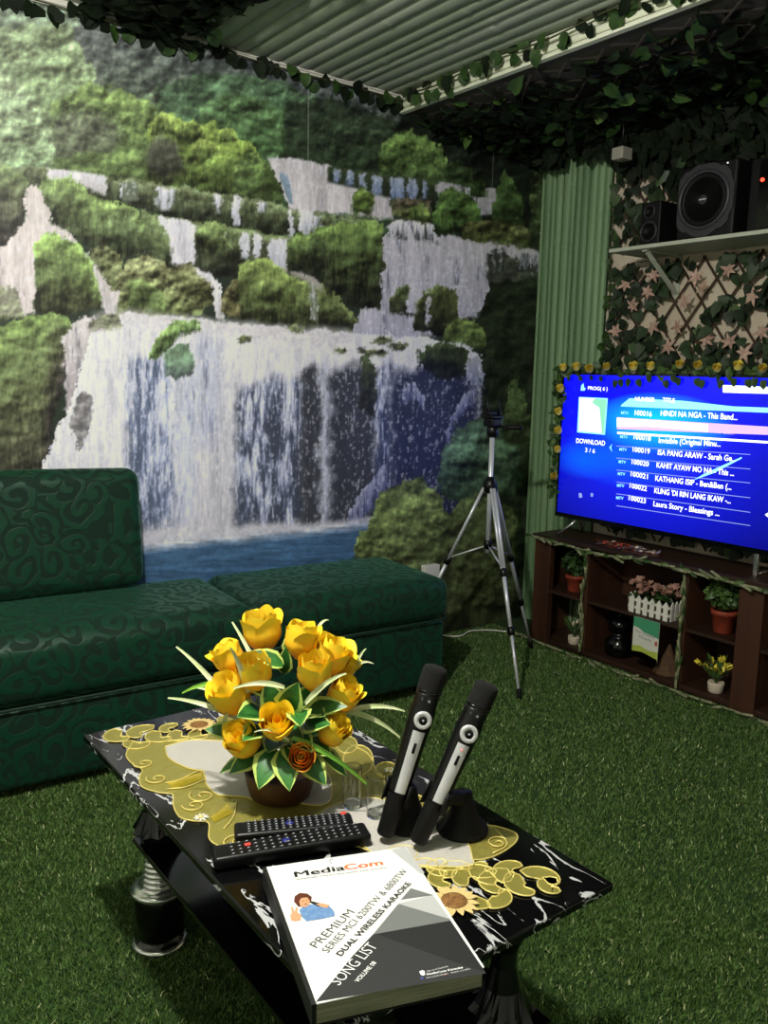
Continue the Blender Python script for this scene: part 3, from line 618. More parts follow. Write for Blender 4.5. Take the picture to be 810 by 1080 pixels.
# cream linen petals
ZC2 = TZ+.0017
patch(crm, [P(*p) for p in ((174, 788), (178, 800), (196, 810), (214, 815), (218, 828), (228, 838), (240, 840), (262, 842), (280, 850), (300, 846), (340, 850), (350, 838), (345, 815), (320, 795), (260, 785), (205, 781))], z=ZC2)
patch(crm, [P(*p) for p in ((330, 862), (352, 850), (385, 842), (430, 850), (470, 862), (492, 888), (498, 904), (498, 914), (470, 915), (436, 913), (400, 905), (372, 884))], z=ZC2)
# scrolls of pale cord
for (x, y, r, a0, s) in ((152, 806, .020, 2.4, 1), (166, 822, .020, 2.2, 1), (214, 840, .024, 2.0, 1), (205, 850, .02, 2.6, 1), (525, 890, .018, 0, 1), (250, 888, .02, 3, -1)):
    scroll(P(x, y), r, a0, 1.25, s)
for pts in (((174, 826), (190, 822), (212, 812), (216, 818)), ((176, 832), (196, 830), (216, 822)), ((236, 874), (246, 862), (250, 845)), ((440, 913), (470, 918), (500, 916)), ((520, 900), (535, 890), (522, 874))):
    crd.tube(catmull([P(x, y, TZ+.003) for x, y in pts], 4), .0012, 5)
M_goldb = mat('gold_satin_highlight', C8(222, 196, 60), .25, .7)  # gloss highlights on the satin, painted as raised patches of brighter gold
for q in (((176, 826), (212, 815), (214, 822), (184, 833)), ((222, 862), (240, 848), (250, 850), (246, 858), (226, 868))):
    shn = MB(); shn.grid(lambda u, v, q=q: (lambda p: Vector((p.x, p.y, TZ+.0022+.0025*math.sin(PI*v)*math.sin(PI*u))))(P(*[(a+(b_-a)*u)*(1-v)+(d+(c_-d)*u)*v for a, b_, c_, d in zip(q[0], q[1], q[-2], q[-1])])), 8, 5); shn.build('satin_fold_highlight', M_goldb, rn)
sat.build('satin_border', M_satin, rn); crm.build('linen_centre', M_satin2, rn); crd.build('cord_edging', M_cord, rn)
def daisy(c, r, n, name, mp, mc, core):
    b = MB()
    for k in range(n):
        a = 2*PI*k/n+R(-.08, .08); d = Vector((math.cos(a), math.sin(a), .10)); b.leaf(Vector(c)+d*r*core, d, (0, 0, 1), r*(1-core)*R(.9, 1.1), r*.30, 0, fold=.2, droop=.1, shape='lance')
    o = b.build(name, mp, rn)
    b = MB(); b.lathe([(r*core*1.25, 0), (r*core*1.2, .002), (r*core*.7, .0035), (0, .003)], c, 16); b.build('flower_centre', mc, o)
daisy(P(210, 765, TZ+.003), .034, 16, 'sunflower', M_petal, M_core, .45)
daisy(P(479, 951, TZ+.003), .034, 16, 'sunflower', M_petal, M_core, .45)
daisy(P(212, 862, TZ+.004), .013, 9, 'white_daisy', M_white, M_cord, .25)
daisy(P(411, 812, TZ+.004), .012, 9, 'white_daisy', M_white, M_cord, .25)
# ------------------------------------------------------------------ flower arrangement
ZT = TZ+.0027
fx = Vector((math.sin(YAW), math.cos(YAW), 0)); fr = Vector((math.cos(YAW), -math.sin(YAW), 0))
FC = Vector((.662, 1.150, ZT))
fa = thing('flower_arrangement', 'arrangement of yellow artificial roses in a brown bowl on the coffee table', 'flower arrangement', FC)
M_bowl = mat('brown_bowl', C8(66, 34, 22), .45)
b = MB(); b.lathe([(.044, 0), (.050, .003), (.056, .022), (.060, .044), (.0605, .048), (.057, .048), (.054, .030), (.02, .026), (0, .026)], FC, 32); b.build('bowl', M_bowl, fa)
def rose_mat(name, c1, c2):
    m = mat(name, c1, .5, spec=.3); n = m.node_tree.nodes; l = m.node_tree.links
    tc = n.new('ShaderNodeTexCoord'); s = n.new('ShaderNodeSeparateXYZ'); l.new(tc.outputs['Object'], s.inputs[0])
    r = n.new('ShaderNodeMapRange'); r.inputs[1].default_value = .004; r.inputs[2].default_value = .048; l.new(s.outputs['Z'], r.inputs[0])
    mx = n.new('ShaderNodeMix'); mx.data_type = 'RGBA'; mx.inputs[6].default_value = (*c2, 1); mx.inputs[7].default_value = (*c1, 1)
    l.new(r.outputs[0], mx.inputs[0]); l.new(mx.outputs[2], n['Principled BSDF'].inputs['Base Color'])
    n['Principled BSDF'].inputs['Subsurface Weight'].default_value = .35; n['Principled BSDF'].inputs['Subsurface Radius'].default_value = (.012, .008, .003)
    return m
M_rose = rose_mat('yellow_silk', C8(255, 224, 58), C8(255, 150, 10))
M_rose2 = rose_mat('orange_silk', C8(255, 184, 70), C8(246, 136, 24))
def rose_mesh(open_=1., seed=0):
    rs = random.Random(seed); b = MB()
    def petal(th, hw, Rr, h, flare, twist=0., dip=.2):
        def fn(u, v):
            uu = 2*u-1; a = th + uu*hw*(.75+.25*math.sin(PI*min(v, .9)))+twist*v
            r = Rr*(.30+.70*math.sin(PI/2*min(1, v*1.75))) - Rr*.12*max(0, v-.5) + flare*max(0, v-.62)**2*6*(1-.4*uu*uu)
            r += .0012*math.sin(3*uu+th*5)*v
            z = h*v*(1-dip*abs(uu)**2.2*v) - flare*max(0, v-.75)*.6 + .0015*math.sin(5*uu+th*3)*v*v
            return (r*math.cos(a), r*math.sin(a), z)
        b.grid(fn, 10, 10)
    for k in range(3): petal(k*2.1+.3, 1.3, .0085, .052, 0, .6, .1)
    for k in range(3): petal(k*2.1+1.1, 1.2, .0145, .0545, .0005*open_, .25, .1)
    for k in range(4): petal(k*PI/2+.5, 1.05, .0200, .055+rs.uniform(-.002, .003), .0015*open_, .1, .13)
    for k in range(4): petal(k*2*PI/4+rs.uniform(-.1, .1), 1.0, .0245, .053+rs.uniform(-.005, .003), .0065*open_*rs.uniform(.2, 1.8), 0, .2)
    return b
M_leafv = mat('variegated_leaf', C8(30, 84, 34), .4, col2=C8(58, 118, 48), scale=40)
M_leafe = mat('leaf_margin', C8(186, 206, 104), .45)
M_blade = mat('white_green_blade', C8(214, 216, 176), .55, col2=C8(176, 196, 130), scale=30)
M_bladeg = mat('green_blade', C8(132, 180, 60), .5, col2=C8(96, 150, 48), scale=40)
protos = []
hub = FC+Vector((0, 0, .05))
def at_f(px, py, off):                                          # off = metres nearer the viewer than the stem axis
    d = _ray(px, py); fxn = np.array(fx); t = (np.array(FC)-np.array(fx)*off-EYE)@fxn/(d@fxn); return Vector(EYE+d*t)
spec = [(277, 668, -.01, 1.12, 0), (318, 677, .01, .98, 1), (243, 696, .0, .92, 2), (268, 712, .045, 1.02, 3), (245, 735, .04, 1.14, 0), (293, 765, .075, .92, 2), (258, 782, .06, 1.0, 1), (318, 799, .085, .72, 4), (350, 772, .045, .88, 3), (361, 735, .02, .96, 1), (332, 711, .05, 1.0, 3), (350, 694, .01, 1.0, 2), (362, 702, -.03, .8, 0)]
tilts = [(-.1, .1), (.12, .05), (-.55, .1), (-.05, .25), (-.6, .35), (.0, .75), (-.5, .75), (.15, 1.6), (.75, .5), (.55, .3), (.05, .25), (.4, .15), (.75, 0)]
stems = MB()
for i, ((px, py, off, sc, pr), (tr, tf)) in enumerate(zip(spec, tilts)):
    p = at_f(px, py, off); d = (Vector((0, 0, 1))+fr*tr-fx*tf).normalized()
    if len(protos) <= pr and pr != 4:
        while len(protos) <= pr: protos.append(None)
    if pr == 4: o = rose_mesh(.9, 44).build('rose', M_rose2, fa, loc=None); o.data.transform(Matrix.Translation(FC)) 
    elif protos[pr] is None:
        o = rose_mesh((1., .7, .9, .5)[pr], pr).build('rose', M_rose, fa); o.data.transform(Matrix.Translation(FC)); protos[pr] = o
    else:
        o = protos[pr].copy(); COL.objects.link(o)
    q = Vector((0, 0, 1)).rotation_difference(d) @ Quaternion((0, 0, 1), i*1.3)
    base = p-d*.026*sc*1.12
    o.rotation_mode = 'QUATERNION'; o.rotation_quaternion = q; o.scale = (sc*1.12,)*3; o.location = base-FC
    b0 = hub+fr*R(-.02, .02)-fx*R(-.02, .02)-Vector((0, 0, .03)); stems.tube(bez(b0, b0+Vector((0, 0, .06)), base-d*.05, base, 6), .0016, 5)
stems.build('stems', M_leafm, fa)
lv = [(290, 782, .055, -.1, .9, .4, .055, .045), (305, 770, .05, .5, .8, .3, .05, .04), (272, 786, .05, -.5, .8, .2, .055, .042), (334, 785, .05, .6, .8, .1, .05, .04), (310, 790, .07, .1, 1, -.1, .05, .042), (330, 750, .04, .3, .8, .5, .055, .04), (288, 738, .06, -.3, .4, .9, .05, .042), (305, 740, .07, .3, .6, .8, .055, .045), (315, 752, .08, .1, .9, .3, .055, .04), (268, 750, .07, -.4, .8, .4, .05, .045), (330, 762, .06, .6, .7, .5, .05, .04),
      (262, 800, .06, -.9, .7, -.25, .055, .04), (282, 806, .085, -.3, .9, -.5, .058, .046), (302, 806, .09, .2, .9, -.5, .06, .044), (328, 806, .07, .7, .8, -.35, .06, .042), (250, 802, .04, -1, .4, -.35, .055, .02),
      (285, 694, .03, -.8, .2, .6, .05, .03), (300, 700, .02, .1, .5, .9, .045, .026), (306, 680, .0, .2, .1, 1, .04, .025), (340, 745, .05, .8, .4, .4, .06, .035), (322, 735, .05, .7, .5, .8, .055, .032), (276, 725, .05, -.5, .5, .5, .05, .034),
      (350, 800, .05, .8, .5, -.5, .055, .026), (270, 770, .07, -.3, .9, .3, .05, .04), (318, 780, .07, .4, .9, .2, .05, .036), (235, 770, .02, -.9, .2, .3, .045, .03), (300, 770, -.05, .2, -.8, .3, .06, .05), (270, 775, -.05, -.6, -.8, .3, .06, .05), (335, 780, -.04, .8, -.6, .2, .06, .05)]
for (px, py, off, a, c_, z_, L, W_) in lv:
    p = at_f(px, py, off); d = (fr*a-fx*c_+Vector((0, 0, z_))).normalized(); b = MB()
    nn = (Vector((0, 0, 1))-fx*.9 if z_ < .7 else -fx+Vector((0, 0, .2)))
    b.leaf(p-d*L*.5, d, nn, L*1.1, W_*1.05, 0, fold=.22, droop=.3, shape='lance', m2=1); b.build('leaf', [M_leafv, M_leafe], fa)
bl = [((300, 760), .03, (203, 724), -.02, 0), ((290, 745), .04, (245, 656), .0, 0), ((245, 745), .03, (186, 682), .0, 0), ((240, 722), .02, (192, 731), .02, 1), ((255, 760), .05, (177, 736), .03, 0), ((300, 725), .06, (246, 726), .10, 0),
      ((262, 730), .06, (243, 683), .08, 0), ((322, 742), .07, (365, 710), .08, 0), ((372, 712), -.02, (386, 684), -.03, 0), ((370, 706), -.02, (394, 700), -.03, 0), ((332, 668), -.02, (347, 654), -.04, 0), ((362, 752), .02, (427, 750), .0, 0), ((365, 751), .02, (422, 778), .0, 0), ((308, 778), .09, (388, 828), .06, 1), ((305, 782), .09, (268, 772), .11, 0), ((236, 778), .03, (240, 752), .07, 0)]
for (p0, o0, p1, o1, gm) in bl:
    A = at_f(*p0, o0); B = at_f(*p1, o1); M_ = (A+B)/2+Vector((0, 0, .015 if p1[1] < 740 else .02)); L = (B-A).length
    t0 = (B-A).normalized(); side = t0.cross(-fx+Vector((0, 0, .5))).normalized(); nrm = side.cross(t0)
    b = MB(); wd = .0052 if L > .06 else .003
    def fn(u, v): 
        c = A*(1-v)**2+M_*2*v*(1-v)+B*v*v; w = wd*(1-.75*v**1.5)*(.6+.4*min(1, v*4))
        return c+side*(2*u-1)*w+nrm*abs(2*u-1)*w*.4
    b.grid(fn, 4, 10); b.build('grass_blade', M_bladeg if gm else M_blade, fa)
# ------------------------------------------------------------------ glasses
def clear_glass():
    m = mat('clear_glass', (.96, .98, .97), .02, trans=1., ior=1.45); return m
M_glass = clear_glass()
def glass(px, py, label, h=.068, r=.0165):
    c = P(px, py, ZT+.0002); b = MB()
    b.lathe([(0, 0), (r*.5, 0), (r*.84, 0), (r*.865, .0003), (r*.88, .0015), (r*.885, .003), (r*.94, h*.5), (r*.998, h-.001), (r, h-.0004), (r*.985, h), (r*.955, h), (r*.94, h-.0005), (r*.938, h-.0012), (r*.88, h*.5), (r*.83, .0095), (r*.81, .0075), (r*.76, .0065), (r*.7, .0062), (r*.35, .006), (0, .006)], c, 40)
    o = b.build('drinking_glass', M_glass, loc=c); tag(o, label, 'glass', 'drinking glasses on the coffee table'); return o
glass(396, 860, 'small clear straight glass next to the left microphone')
glass(371, 850, 'small clear straight glass partly behind a long green leaf by the flower bowl')
# ------------------------------------------------------------------ microphones on stands
M_grille = mat('black_foam', C8(14, 12, 13), .9, bump=.8, bscale=900)
M_logo = mat('pale_print', C8(180, 184, 190), .4)
M_led = mat('red_indicator', C8(255, 120, 110), .3, emit=C8(255, 90, 80), estr=1.5)
def microphone(end, top, label, led):
    A = Vector(end); B = Vector(top); ax = (B-A).normalized(); L = (B-A).length
    t = thing('microphone', label, 'microphone', A, 'wireless microphones')
    fac = (Vector(EYE)-A); fac = (fac-ax*fac.dot(ax)).normalized(); fac = (fac-ax.cross(fac)*(-.22)).normalized(); sd = ax.cross(fac).normalized()
    M = Matrix((( sd.x, fac.x, ax.x, A.x), (sd.y, fac.y, ax.y, A.y), (sd.z, fac.z, ax.z, A.z), (0, 0, 0, 1)))
    k = L
    b = MB(); b.lathe([(.0115, 0), (.0132, .003), (.0146, .255*k), (.0150, .262*k)], n=28, M=M); b.build('handle', M_blackrub, t)
    b = MB(); b.lathe([(.0158, .258*k), (.0162, .27*k), (.0172, .45*k), (.0188, .64*k), (.0196, .70*k), (.0196, .745*k), (.0182, .775*k), (.0186, .80*k), (.0186, .835*k), (.0176, .845*k)], n=28, M=M); b.build('body', M_black, t)
    b = MB(); b.lathe([(.0178, .838*k), (.0196, .85*k), (.0196, .858*k), (.0186, .862*k)], n=28, M=M); b.build('collar', M_gloss, t)
    b = MB(); pr = [(.0182, .858*k)]
    for q in range(9): z = (.868+.0115*q)*k; pr += [(.0192, z), (.0184, z+.006*k)]
    pr += [(.0188, .975*k), (.0172, .99*k), (.012, 1.0*k), (0, 1.003*k)]
    b.lathe(pr, n=28, M=M); b.build('head', M_grille, t)
    # silver faceplate wraps the front
    def rad(z): return np.interp(z, [.258, .27, .45, .64, .70, .745], [.0158, .0162, .0172, .0188, .0196, .0196])
    def pl(u, v):
        z = .268+v*.365; w = .72; a = PI/2+(u-.5)*w*1.35; r = rad(z)+.0012
        return M @ Vector((r*math.cos(a), r*math.sin(a), z*k))
    b = MB(); b.grid(lambda u, v: pl(1-u, v), 10, 8); b.build('faceplate', M_silver, t)
    def disc(z, r0, r1, out, name, m, n=24):
        b = MB(); c = M @ Vector((0, rad(min(z, .745)), z*k)); b.lathe([(r1, -.003), (r1, out-.001), (r1*.93, out), (r0, out), (r0, out-.0006), (0, out-.0006)] if r0 > 0 else [(r1, -.003), (r1, out-.0005), (r1*.85, out), (0, out)], c, n, axis=fac); return b.build(name, m, t)
    disc(.700, .0060, .0135, .0030, 'button_ring', M_silver)
    disc(.700, 0, .0066, .0036, 'button', M_gloss)
    disc(.700, 0, .0016, .0042, 'button_mark', M_logo, 12)
    b = MB(); b.rbox((-.0022, rad(.5)+.0004, .505*k), (.0022, rad(.5)+.0022, .565*k), .001, 2, M=M); b.build('switch', M_gloss, t)
    if led: disc(.60, 0, .0013, .0022, 'indicator_light', M_led, 10)
    b = MB(); z = .803*k
    for s in range(9):
        x = -.0095+s*.0016; b.box((x, .0184-abs(x)*.35, z), (x+.0011, .0189-abs(x)*.30, z+(.0028 if s % 3 else .0036)), M=M)
    b.build('lettering', M_logo, t)
    return t, A, ax, fac
def mic_stand(base, micA, ax, label):
    """weighted black pedestal with a cradle that the microphone leans in"""
    c = Vector(base); t = thing('microphone_stand', label, 'microphone stand', c, 'microphone stands')
    b = MB(); b.lathe([(.040, 0), (.041, .003), (.038, .008), (.026, .020), (.018, .040), (.0135, .062)], c, 32); b.build('base', M_blackrub, t)
    mid = micA+ax*((c.z+.075-micA.z)/ax.z); top = c+Vector((0, 0, .060)); d = (mid-top); d.z = 0; dn = d.normalized() if d.length > 1e-4 else Vector((1, 0, 0))
    b = MB(); b.tube(bez(top-Vector((0, 0, .02)), top, mid-dn*.030-Vector((0, 0, .02)), mid-dn*.0215, 8), [.0135, .0134, .013, .0125, .012, .0115, .011, .0105, .01], 14); b.build('neck', M_blackrub, t)
    b = MB(); a1 = ax; e1 = -dn; e1 = (e1-a1*e1.dot(a1)).normalized(); e2 = a1.cross(e1)
    for q in range(2):
        rr = .0188+.0022*q
    pts = lambda a, r, h: mid+e1*math.cos(a)*r+e2*math.sin(a)*r+a1*h
    k = 18; vs = []; fs = []
    for i in range(k+1):
        a = -2.0+4.0*i/k
        vs += [pts(a, .0185, -.017), pts(a, .0215, -.017), pts(a, .0215, .017), pts(a, .0185, .017)]
    for i in range(k):
        o = 4*i
        for j in range(4): fs.append((o+j, o+(j+1) % 4, o+4+(j+1) % 4, o+4+j))
    fs += [(3, 2, 1, 0), (4*k, 4*k+1, 4*k+2, 4*k+3)]
    b.add(vs, fs); b.build('cradle', M_blackrub, t)
zt = TZ+.0040
mt1, A1, ax1, f1 = microphone((.718, .934, zt+.010), (.800, .922, .717), 'black and silver wireless microphone nearer the flowers, without a lit light', False)
mt2, A2, ax2, f2 = microphone((.746, .890, zt+.010), (.853, .864, .697), 'black and silver wireless microphone on the right with a small red light', True)
mic_stand((.778, .955, zt-.001), A1, ax1, 'black pedestal stand holding the microphone nearer the flowers')
mic_stand((.838, .893, zt-.001), A2, ax2, 'black pedestal stand holding the right microphone with the red light')
# ------------------------------------------------------------------ remote controls
def remote(p0, p1, wid, th, z, label, keys, ncol, red, redend, tilt=0.):
    A = onz(*p0, z); B = onz(*p1, z); A = Vector((A[0], A[1], z)); B = Vector((B[0], B[1], z)); L = (B-A).length; X = (B-A).normalized(); Y = Vector((-X.y, X.x, 0))
    M = Matrix(((X.x, Y.x, 0, A.x), (X.y, Y.y, 0, A.y), (0, 0, 1, A.z), (0, 0, 0, 1))) @ Matrix.Rotation(tilt, 4, 'Y')
    t = thing('remote_control', label, 'remote control', A, 'remote controls')
    b = MB(); b.rbox((0, -wid/2, 0), (L, wid/2, th), .006, 3, M=M, ns=[6, 3, 2]); b.build('case', M_black, t)
    kb = MB(); mk = MB(); n = 0
    for i in range(keys):
        x = L*(.12+.80*i/(keys-1))
        for j in range(ncol):
            y = wid*(-.34+.68*j/(ncol-1)); big = (i % 7 == 3 and j % 2 == 0)
            if red is not None and abs(x-L*redend) < .008 and j == red: continue
            s = .0032 if not big else .0042
            kb.rbox((x-s, y-.0022, th-.001), (x+s, y+.0022, th+.0014), .001, 1, M=M)
            mk.box((x-.0012, y-.0007, th+.0013), (x+.0012, y+.0007, th+.0016), M=M)
    kb.build('keypad', mat('key_grey', C8(40, 40, 44), .5), t); mk.build('key_marks', M_logo, t)
    if red is not None:
        b = MB(); x = L*redend; y = wid*(-.34+.68*red/(ncol-1)); b.rbox((x-.0045, y-.003, th-.001), (x+.0045, y+.003, th+.0018), .001, 1, M=M); b.build('power_button', mat('power_red', C8(226, 70, 60), .4), t)
    b = MB(); x = L*.46; b.lathe([(.0062, 0), (.006, .0016), (0, .0018)], M @ Vector((x, 0, th-.0004)), 16); b.build('centre_button', mat('key_blue', C8(40, 44, 120), .4), t)
    return t
remote((247, 884), (372, 872), .040, .016, TZ+.0045, 'shorter black remote control lying behind the other, against the flower bowl', 15, 5, 4, .93)
remote((224, 911), (388, 884), .040, .018, TZ+.0045, 'longer black remote control lying in front, beside the song book', 17, 4, 2, .22)
# ------------------------------------------------------------------ song book
ZB0, ZB1 = TZ+.005, TZ+.0325
TLb, TRb, BRb, BLb = [Vector(onz(*q, ZB1)) for q in ((277, 915), (428, 893), (511, 1020), (329, 1060))]
dr = Vector((0, 0, ZB0-ZB1))
bk = thing('song_book', 'thick white and dark grey karaoke song book on the near end of the coffee table', 'book', (TLb+BRb)/2+dr)
M_cover = mat('cover_white', C8(222, 220, 218), .35); M_spine = mat('book_spine', C8(20, 20, 21), .5)
M_pages = mat('page_edges', C8(150, 150, 124), .9, col2=C8(120, 122, 98), scale=300, stretch=(.05, .05, 1))
b = MB(); b.slab([TLb+Vector((0, 0, -.0012)), BLb+Vector((0, 0, -.0012)), BRb+Vector((0, 0, -.0012)), TRb+Vector((0, 0, -.0012))], (0, 0, .0012)); b.build('front_cover', M_cover, bk)
b = MB(); c0 = (TLb+BRb)/2
def ins(p, s): q = c0+(p-c0)*s; return Vector((q.x, q.y, p.z))
b.slab([ins(p, .985)+dr*.94 for p in (TLb, BLb, BRb, TRb)], -dr*.94+Vector((0, 0, -.0012))); b.build('pages', M_pages, bk)
b = MB(); b.slab([p+dr for p in (TLb, BLb, BRb, TRb)], (0, 0, .0012)); b.build('back_cover', M_spine, bk)
inw = (TRb-TLb).normalized()*.005
b = MB(); b.slab([TLb+dr, BLb+dr, BLb+dr+inw, TLb+dr+inw], -dr+Vector((0, 0, .0002))); b.build('spine', M_spine, bk)
def K(X, Y, dz=.0): q = onz(250+X/2.893, 880+Y/2.895, ZB1+dz); return Vector(q)       # a point on the cover
M_cdk, M_cmid, M_clt, M_cch = mat('print_charcoal', C8(52, 52, 53), .4), mat('print_grey', C8(112, 114, 113), .4), mat('print_pale_grey', C8(178, 178, 178), .4), mat('print_black', C8(40, 40, 41), .4)
pr = MB()
def poly(pts, m, z):
    pr.slab([K(*p) for p in pts][::1], (0, 0, z), m)
poly([(240, 512), (352, 372), (420, 300), (650, 262), (760, 425)], 0, .0002)
poly([(420, 302), (650, 262), (757, 420), (700, 402)], 3, .0003)
poly([(415, 306), (490, 215), (598, 186), (652, 264)], 1, .0004)
poly([(490, 212), (598, 186), (640, 248), (652, 260)], 2, .00045)
poly([(500, 200), (530, 165), (598, 186)], 1, .0005)
poly([(512, 38), (470, 48), (560, 120), (572, 118)], 2, .0003)
poly([(532, 160), (568, 124), (598, 186)], 4, .0004)
pr.build('printed_panels', [M_cdk, M_cmid, M_clt, M_cch, M_cover], bk)
M_ink, M_orange, M_wht = mat('ink_black', C8(16, 16, 16), .5), mat('ink_orange', C8(240, 110, 46), .5), mat('ink_white', C8(236, 236, 236), .5)
upb = lambda a, b_, h: (lambda X: Vector((-X.y, X.x, 0))*h)((Vector(b_)-Vector(a)).normalized())
def bt(s, a, b_, h, m, bold=0., dz=.0006, thick=0.):
    tx = MB(); A, B = K(*a, dz), K(*b_, dz); text(tx, s, A, B, upb(A, B, h), m, bold); sh_ = (B-A).normalized()*thick
    if thick:
        for q in (-1, 1): text(tx, s, A+sh_*q-Vector((0, 0, .00003*(q+2))), B+sh_*q-Vector((0, 0, .00003*(q+2))), upb(A, B, h), m, bold)
    tx.build('lettering', [M_ink, M_orange, M_wht], bk)
bt('Media', (178, 130), (330, 108), .0125, 0, 0., thick=.0006); bt('Com', (331, 108), (446, 92), .0125, 1, 0., thick=.0006)
bt('WWW.MEDIACOM-MS.COM', (180, 139), (454, 103), .0024, 0, 0)
bt('PREMIUM', (244, 347), (360, 238), .0125, 0, -.012); bt('SERIES MCI 6200TW & 6800TW', (278, 362), (522, 112), .0105, 0, -.012)
bt('DUAL WIRELESS KARAOKE', (318, 372), (532, 150), .0082, 0, .02)
bt('SONG LIST', (312, 462), (430, 342), .0150, 2, -.008); bt('VOLUME 08', (370, 452), (426, 392), .0058, 2, .01)
bt('Like us on Facebook', (580, 420), (645, 404), .0022, 2, 0); bt('MediaCom Karaoke', (580, 430), (690, 408), .0030, 2, .03); bt('WE LOVE MUSIC   MUSIC LOVERS', (578, 440), (712, 412), .0018, 2, 0)
ph = MB(); M_skin, M_hair, M_shirt = mat('print_skin', C8(206, 150, 112), .5), mat('print_hair', C8(96, 44, 28), .5, col2=C8(70, 30, 18), scale=400), mat('print_shirt', C8(112, 146, 190), .5, col2=C8(90, 124, 170), scale=200)
def pp(pts, m, z): ph.slab([K(*p) for p in pts], (0, 0, z), m)
pp([(196, 250), (190, 232), (202, 222), (222, 216), (250, 212), (284, 222), (296, 236), (298, 250), (262, 258), (212, 266)][::-1], 2, .0006)
pp([(188, 222), (174, 206), (176, 190), (192, 180), (214, 182), (228, 192), (226, 206), (214, 214)][::-1], 1, .0007)
pp([(194, 222), (190, 206), (196, 196), (214, 194), (222, 204), (220, 216), (210, 224)][::-1], 0, .0008)
pp([(166, 264), (162, 250), (168, 240), (164, 224), (169, 222), (176, 238), (180, 224), (185, 225), (184, 240), (196, 248), (194, 262), (178, 266)][::-1], 0, .0009)
pp([(222, 208), (228, 206), (262, 214), (276, 220), (268, 224), (244, 220)][::-1], 3, .0009)
pp([(240, 214), (258, 212), (282, 218), (276, 226), (258, 224)][::-1], 0, .00095)
pp([(200, 205), (204, 204), (204, 206), (200, 207)][::-1], 3, .00095); pp([(211, 203), (215, 202), (215, 204), (211, 205)][::-1], 3, .00095); pp([(204, 216), (214, 213), (212, 217)][::-1], 3, .00095)
ph.build('printed_portrait', [M_skin, M_hair, M_shirt, M_ink], bk)
lg = MB(); lg.slab([K(*p) for p in ((560, 428), (556, 420), (564, 416), (572, 418), (574, 430), (566, 433))][::-1], (0, 0, .0006)); lg.lathe([(.0016, 0), (.0016, .0005), (0, .0005)], K(564, 440), 12, 1); lg.lathe([(.0012, 0), (.0012, .0005), (0, .0005)], K(636, 428), 12, 2)
lg.build('printed_icons', [M_wht, mat('icon_blue', C8(60, 90, 170), .5), mat('icon_red', C8(190, 50, 40), .5)], bk)
ar = MB(); cc = K(300, 82, .0003)
ar.tube([K(292+9*math.cos(a), 82-7*math.sin(a), .0004) for a in [PI*.5+k*.28 for k in range(11)]], .0007, 5); ar.build('logo_swirl', mat('ink_blue_grey', C8(150, 156, 170), .5), bk)
# ------------------------------------------------------------------ tripod with phone clamp
TC = Vector((2.265, 2.33, 0)); JZ = .735
tp = thing('camera_tripod', 'silver and black camera tripod with a phone clamp, standing before the mural by the television', 'tripod', TC)
M_alu = mat('brushed_aluminium', C8(206, 208, 212), .32, .35)
hubp = TC+Vector((0, 0, JZ))
b = MB(); b.lathe([(.014, JZ-.03), (.027, JZ-.022), (.027, JZ+.012), (.018, JZ+.022), (.013, JZ+.034)], TC, 16); b.build('shoulder', M_black, tp)
for k in range(3):
    f0 = Vector((2.142-2.262, 2.012-2.33, 0)); a = -2*PI*k/3
    e = Vector((f0.x*math.cos(a)-f0.y*math.sin(a), f0.x*math.sin(a)+f0.y*math.cos(a), 0)); A = hubp+e*.07+Vector((0, 0, -.01)); B = TC+e+Vector((0, 0, .012))
    L = lambda t: A.lerp(B, t)
    b = MB(); sd = Vector((-e.y, e.x, 0)).normalized()*.006
    b.tube([L(0)+sd, L(.42)+sd], .0062, 8); b.tube([L(0)-sd, L(.42)-sd], .0062, 8); b.tube([L(.40), L(.70)], .0078, 8); b.tube([L(.68), L(.985)], .0058, 8); lg = b.build('leg', M_alu, tp)
    for t in (.42, .70): b = MB(); b.tube([L(t-.022), L(t-.018), L(t+.014), L(t+.018)], [.010, .0135, .0135, .010], 12); b.build('leg_lock', M_black, lg)
    b = MB(); b.tube([L(.965), L(.97), B-Vector((0, 0, .004)), B-Vector((0, 0, .012))], [.0075, .009, .009, .006], 10); b.build('rubber_foot', M_blackrub, lg)
    b = MB(); b.tube([L(.40), TC+Vector((0, 0, .50))], .0035, 6); b.build('brace', M_alu, tp)
b = MB(); b.tube([TC+Vector((0, 0, .47)), TC+Vector((0, 0, .93))], .0095, 12); b.build('centre_column', M_alu, tp)
b = MB(); b.lathe([(.011, .485), (.016, .49), (.016, .515), (.011, .52)], TC, 14); b.build('brace_collar', M_black, tp)
b = MB(); h = TC+Vector((0, 0, .93))
b.lathe([(.014, -.01), (.022, 0), (.022, .028), (.016, .034)], h, 16); b.rbox(h+Vector((-.026, -.026, .03)), h+Vector((.026, .026, .062)), .006); b.rbox(h+Vector((-.03, -.03, .062)), h+Vector((.03, .03, .074)), .003); b.build('pan_head', M_black, tp)
b = MB(); v = fr*.9-fx*.2; b.tube([h+Vector((0, 0, .03)), h+v*.05+Vector((0, 0, .03)), h+v*.055+Vector((0, 0, .03)), h+v*.115+Vector((0, 0, .03)), h+v*.12+Vector((0, 0, .03))], [.005, .005, .0095, .0105, .007], 12); b.build('pan_handle', M_blackrub, tp)
b = MB(); q = h+Vector((0, 0, .074)); b.rbox(q-fr*.0+Vector((-.03, -.012, 0)), q+Vector((.03, .012, .014)), .003)
for s, hh in ((-1, .075), (1, .062)): b.tube([q+fr*s*.022, q+fr*s*.022+Vector((0, 0, .03)), q+fr*s*.0225+Vector((0, 0, hh))], [.005, .0042, .0042], 8); b.tube([q+fr*s*.024+Vector((0, 0, hh)), q+fr*s*.012+Vector((0, 0, hh+.003))], .004, 8)
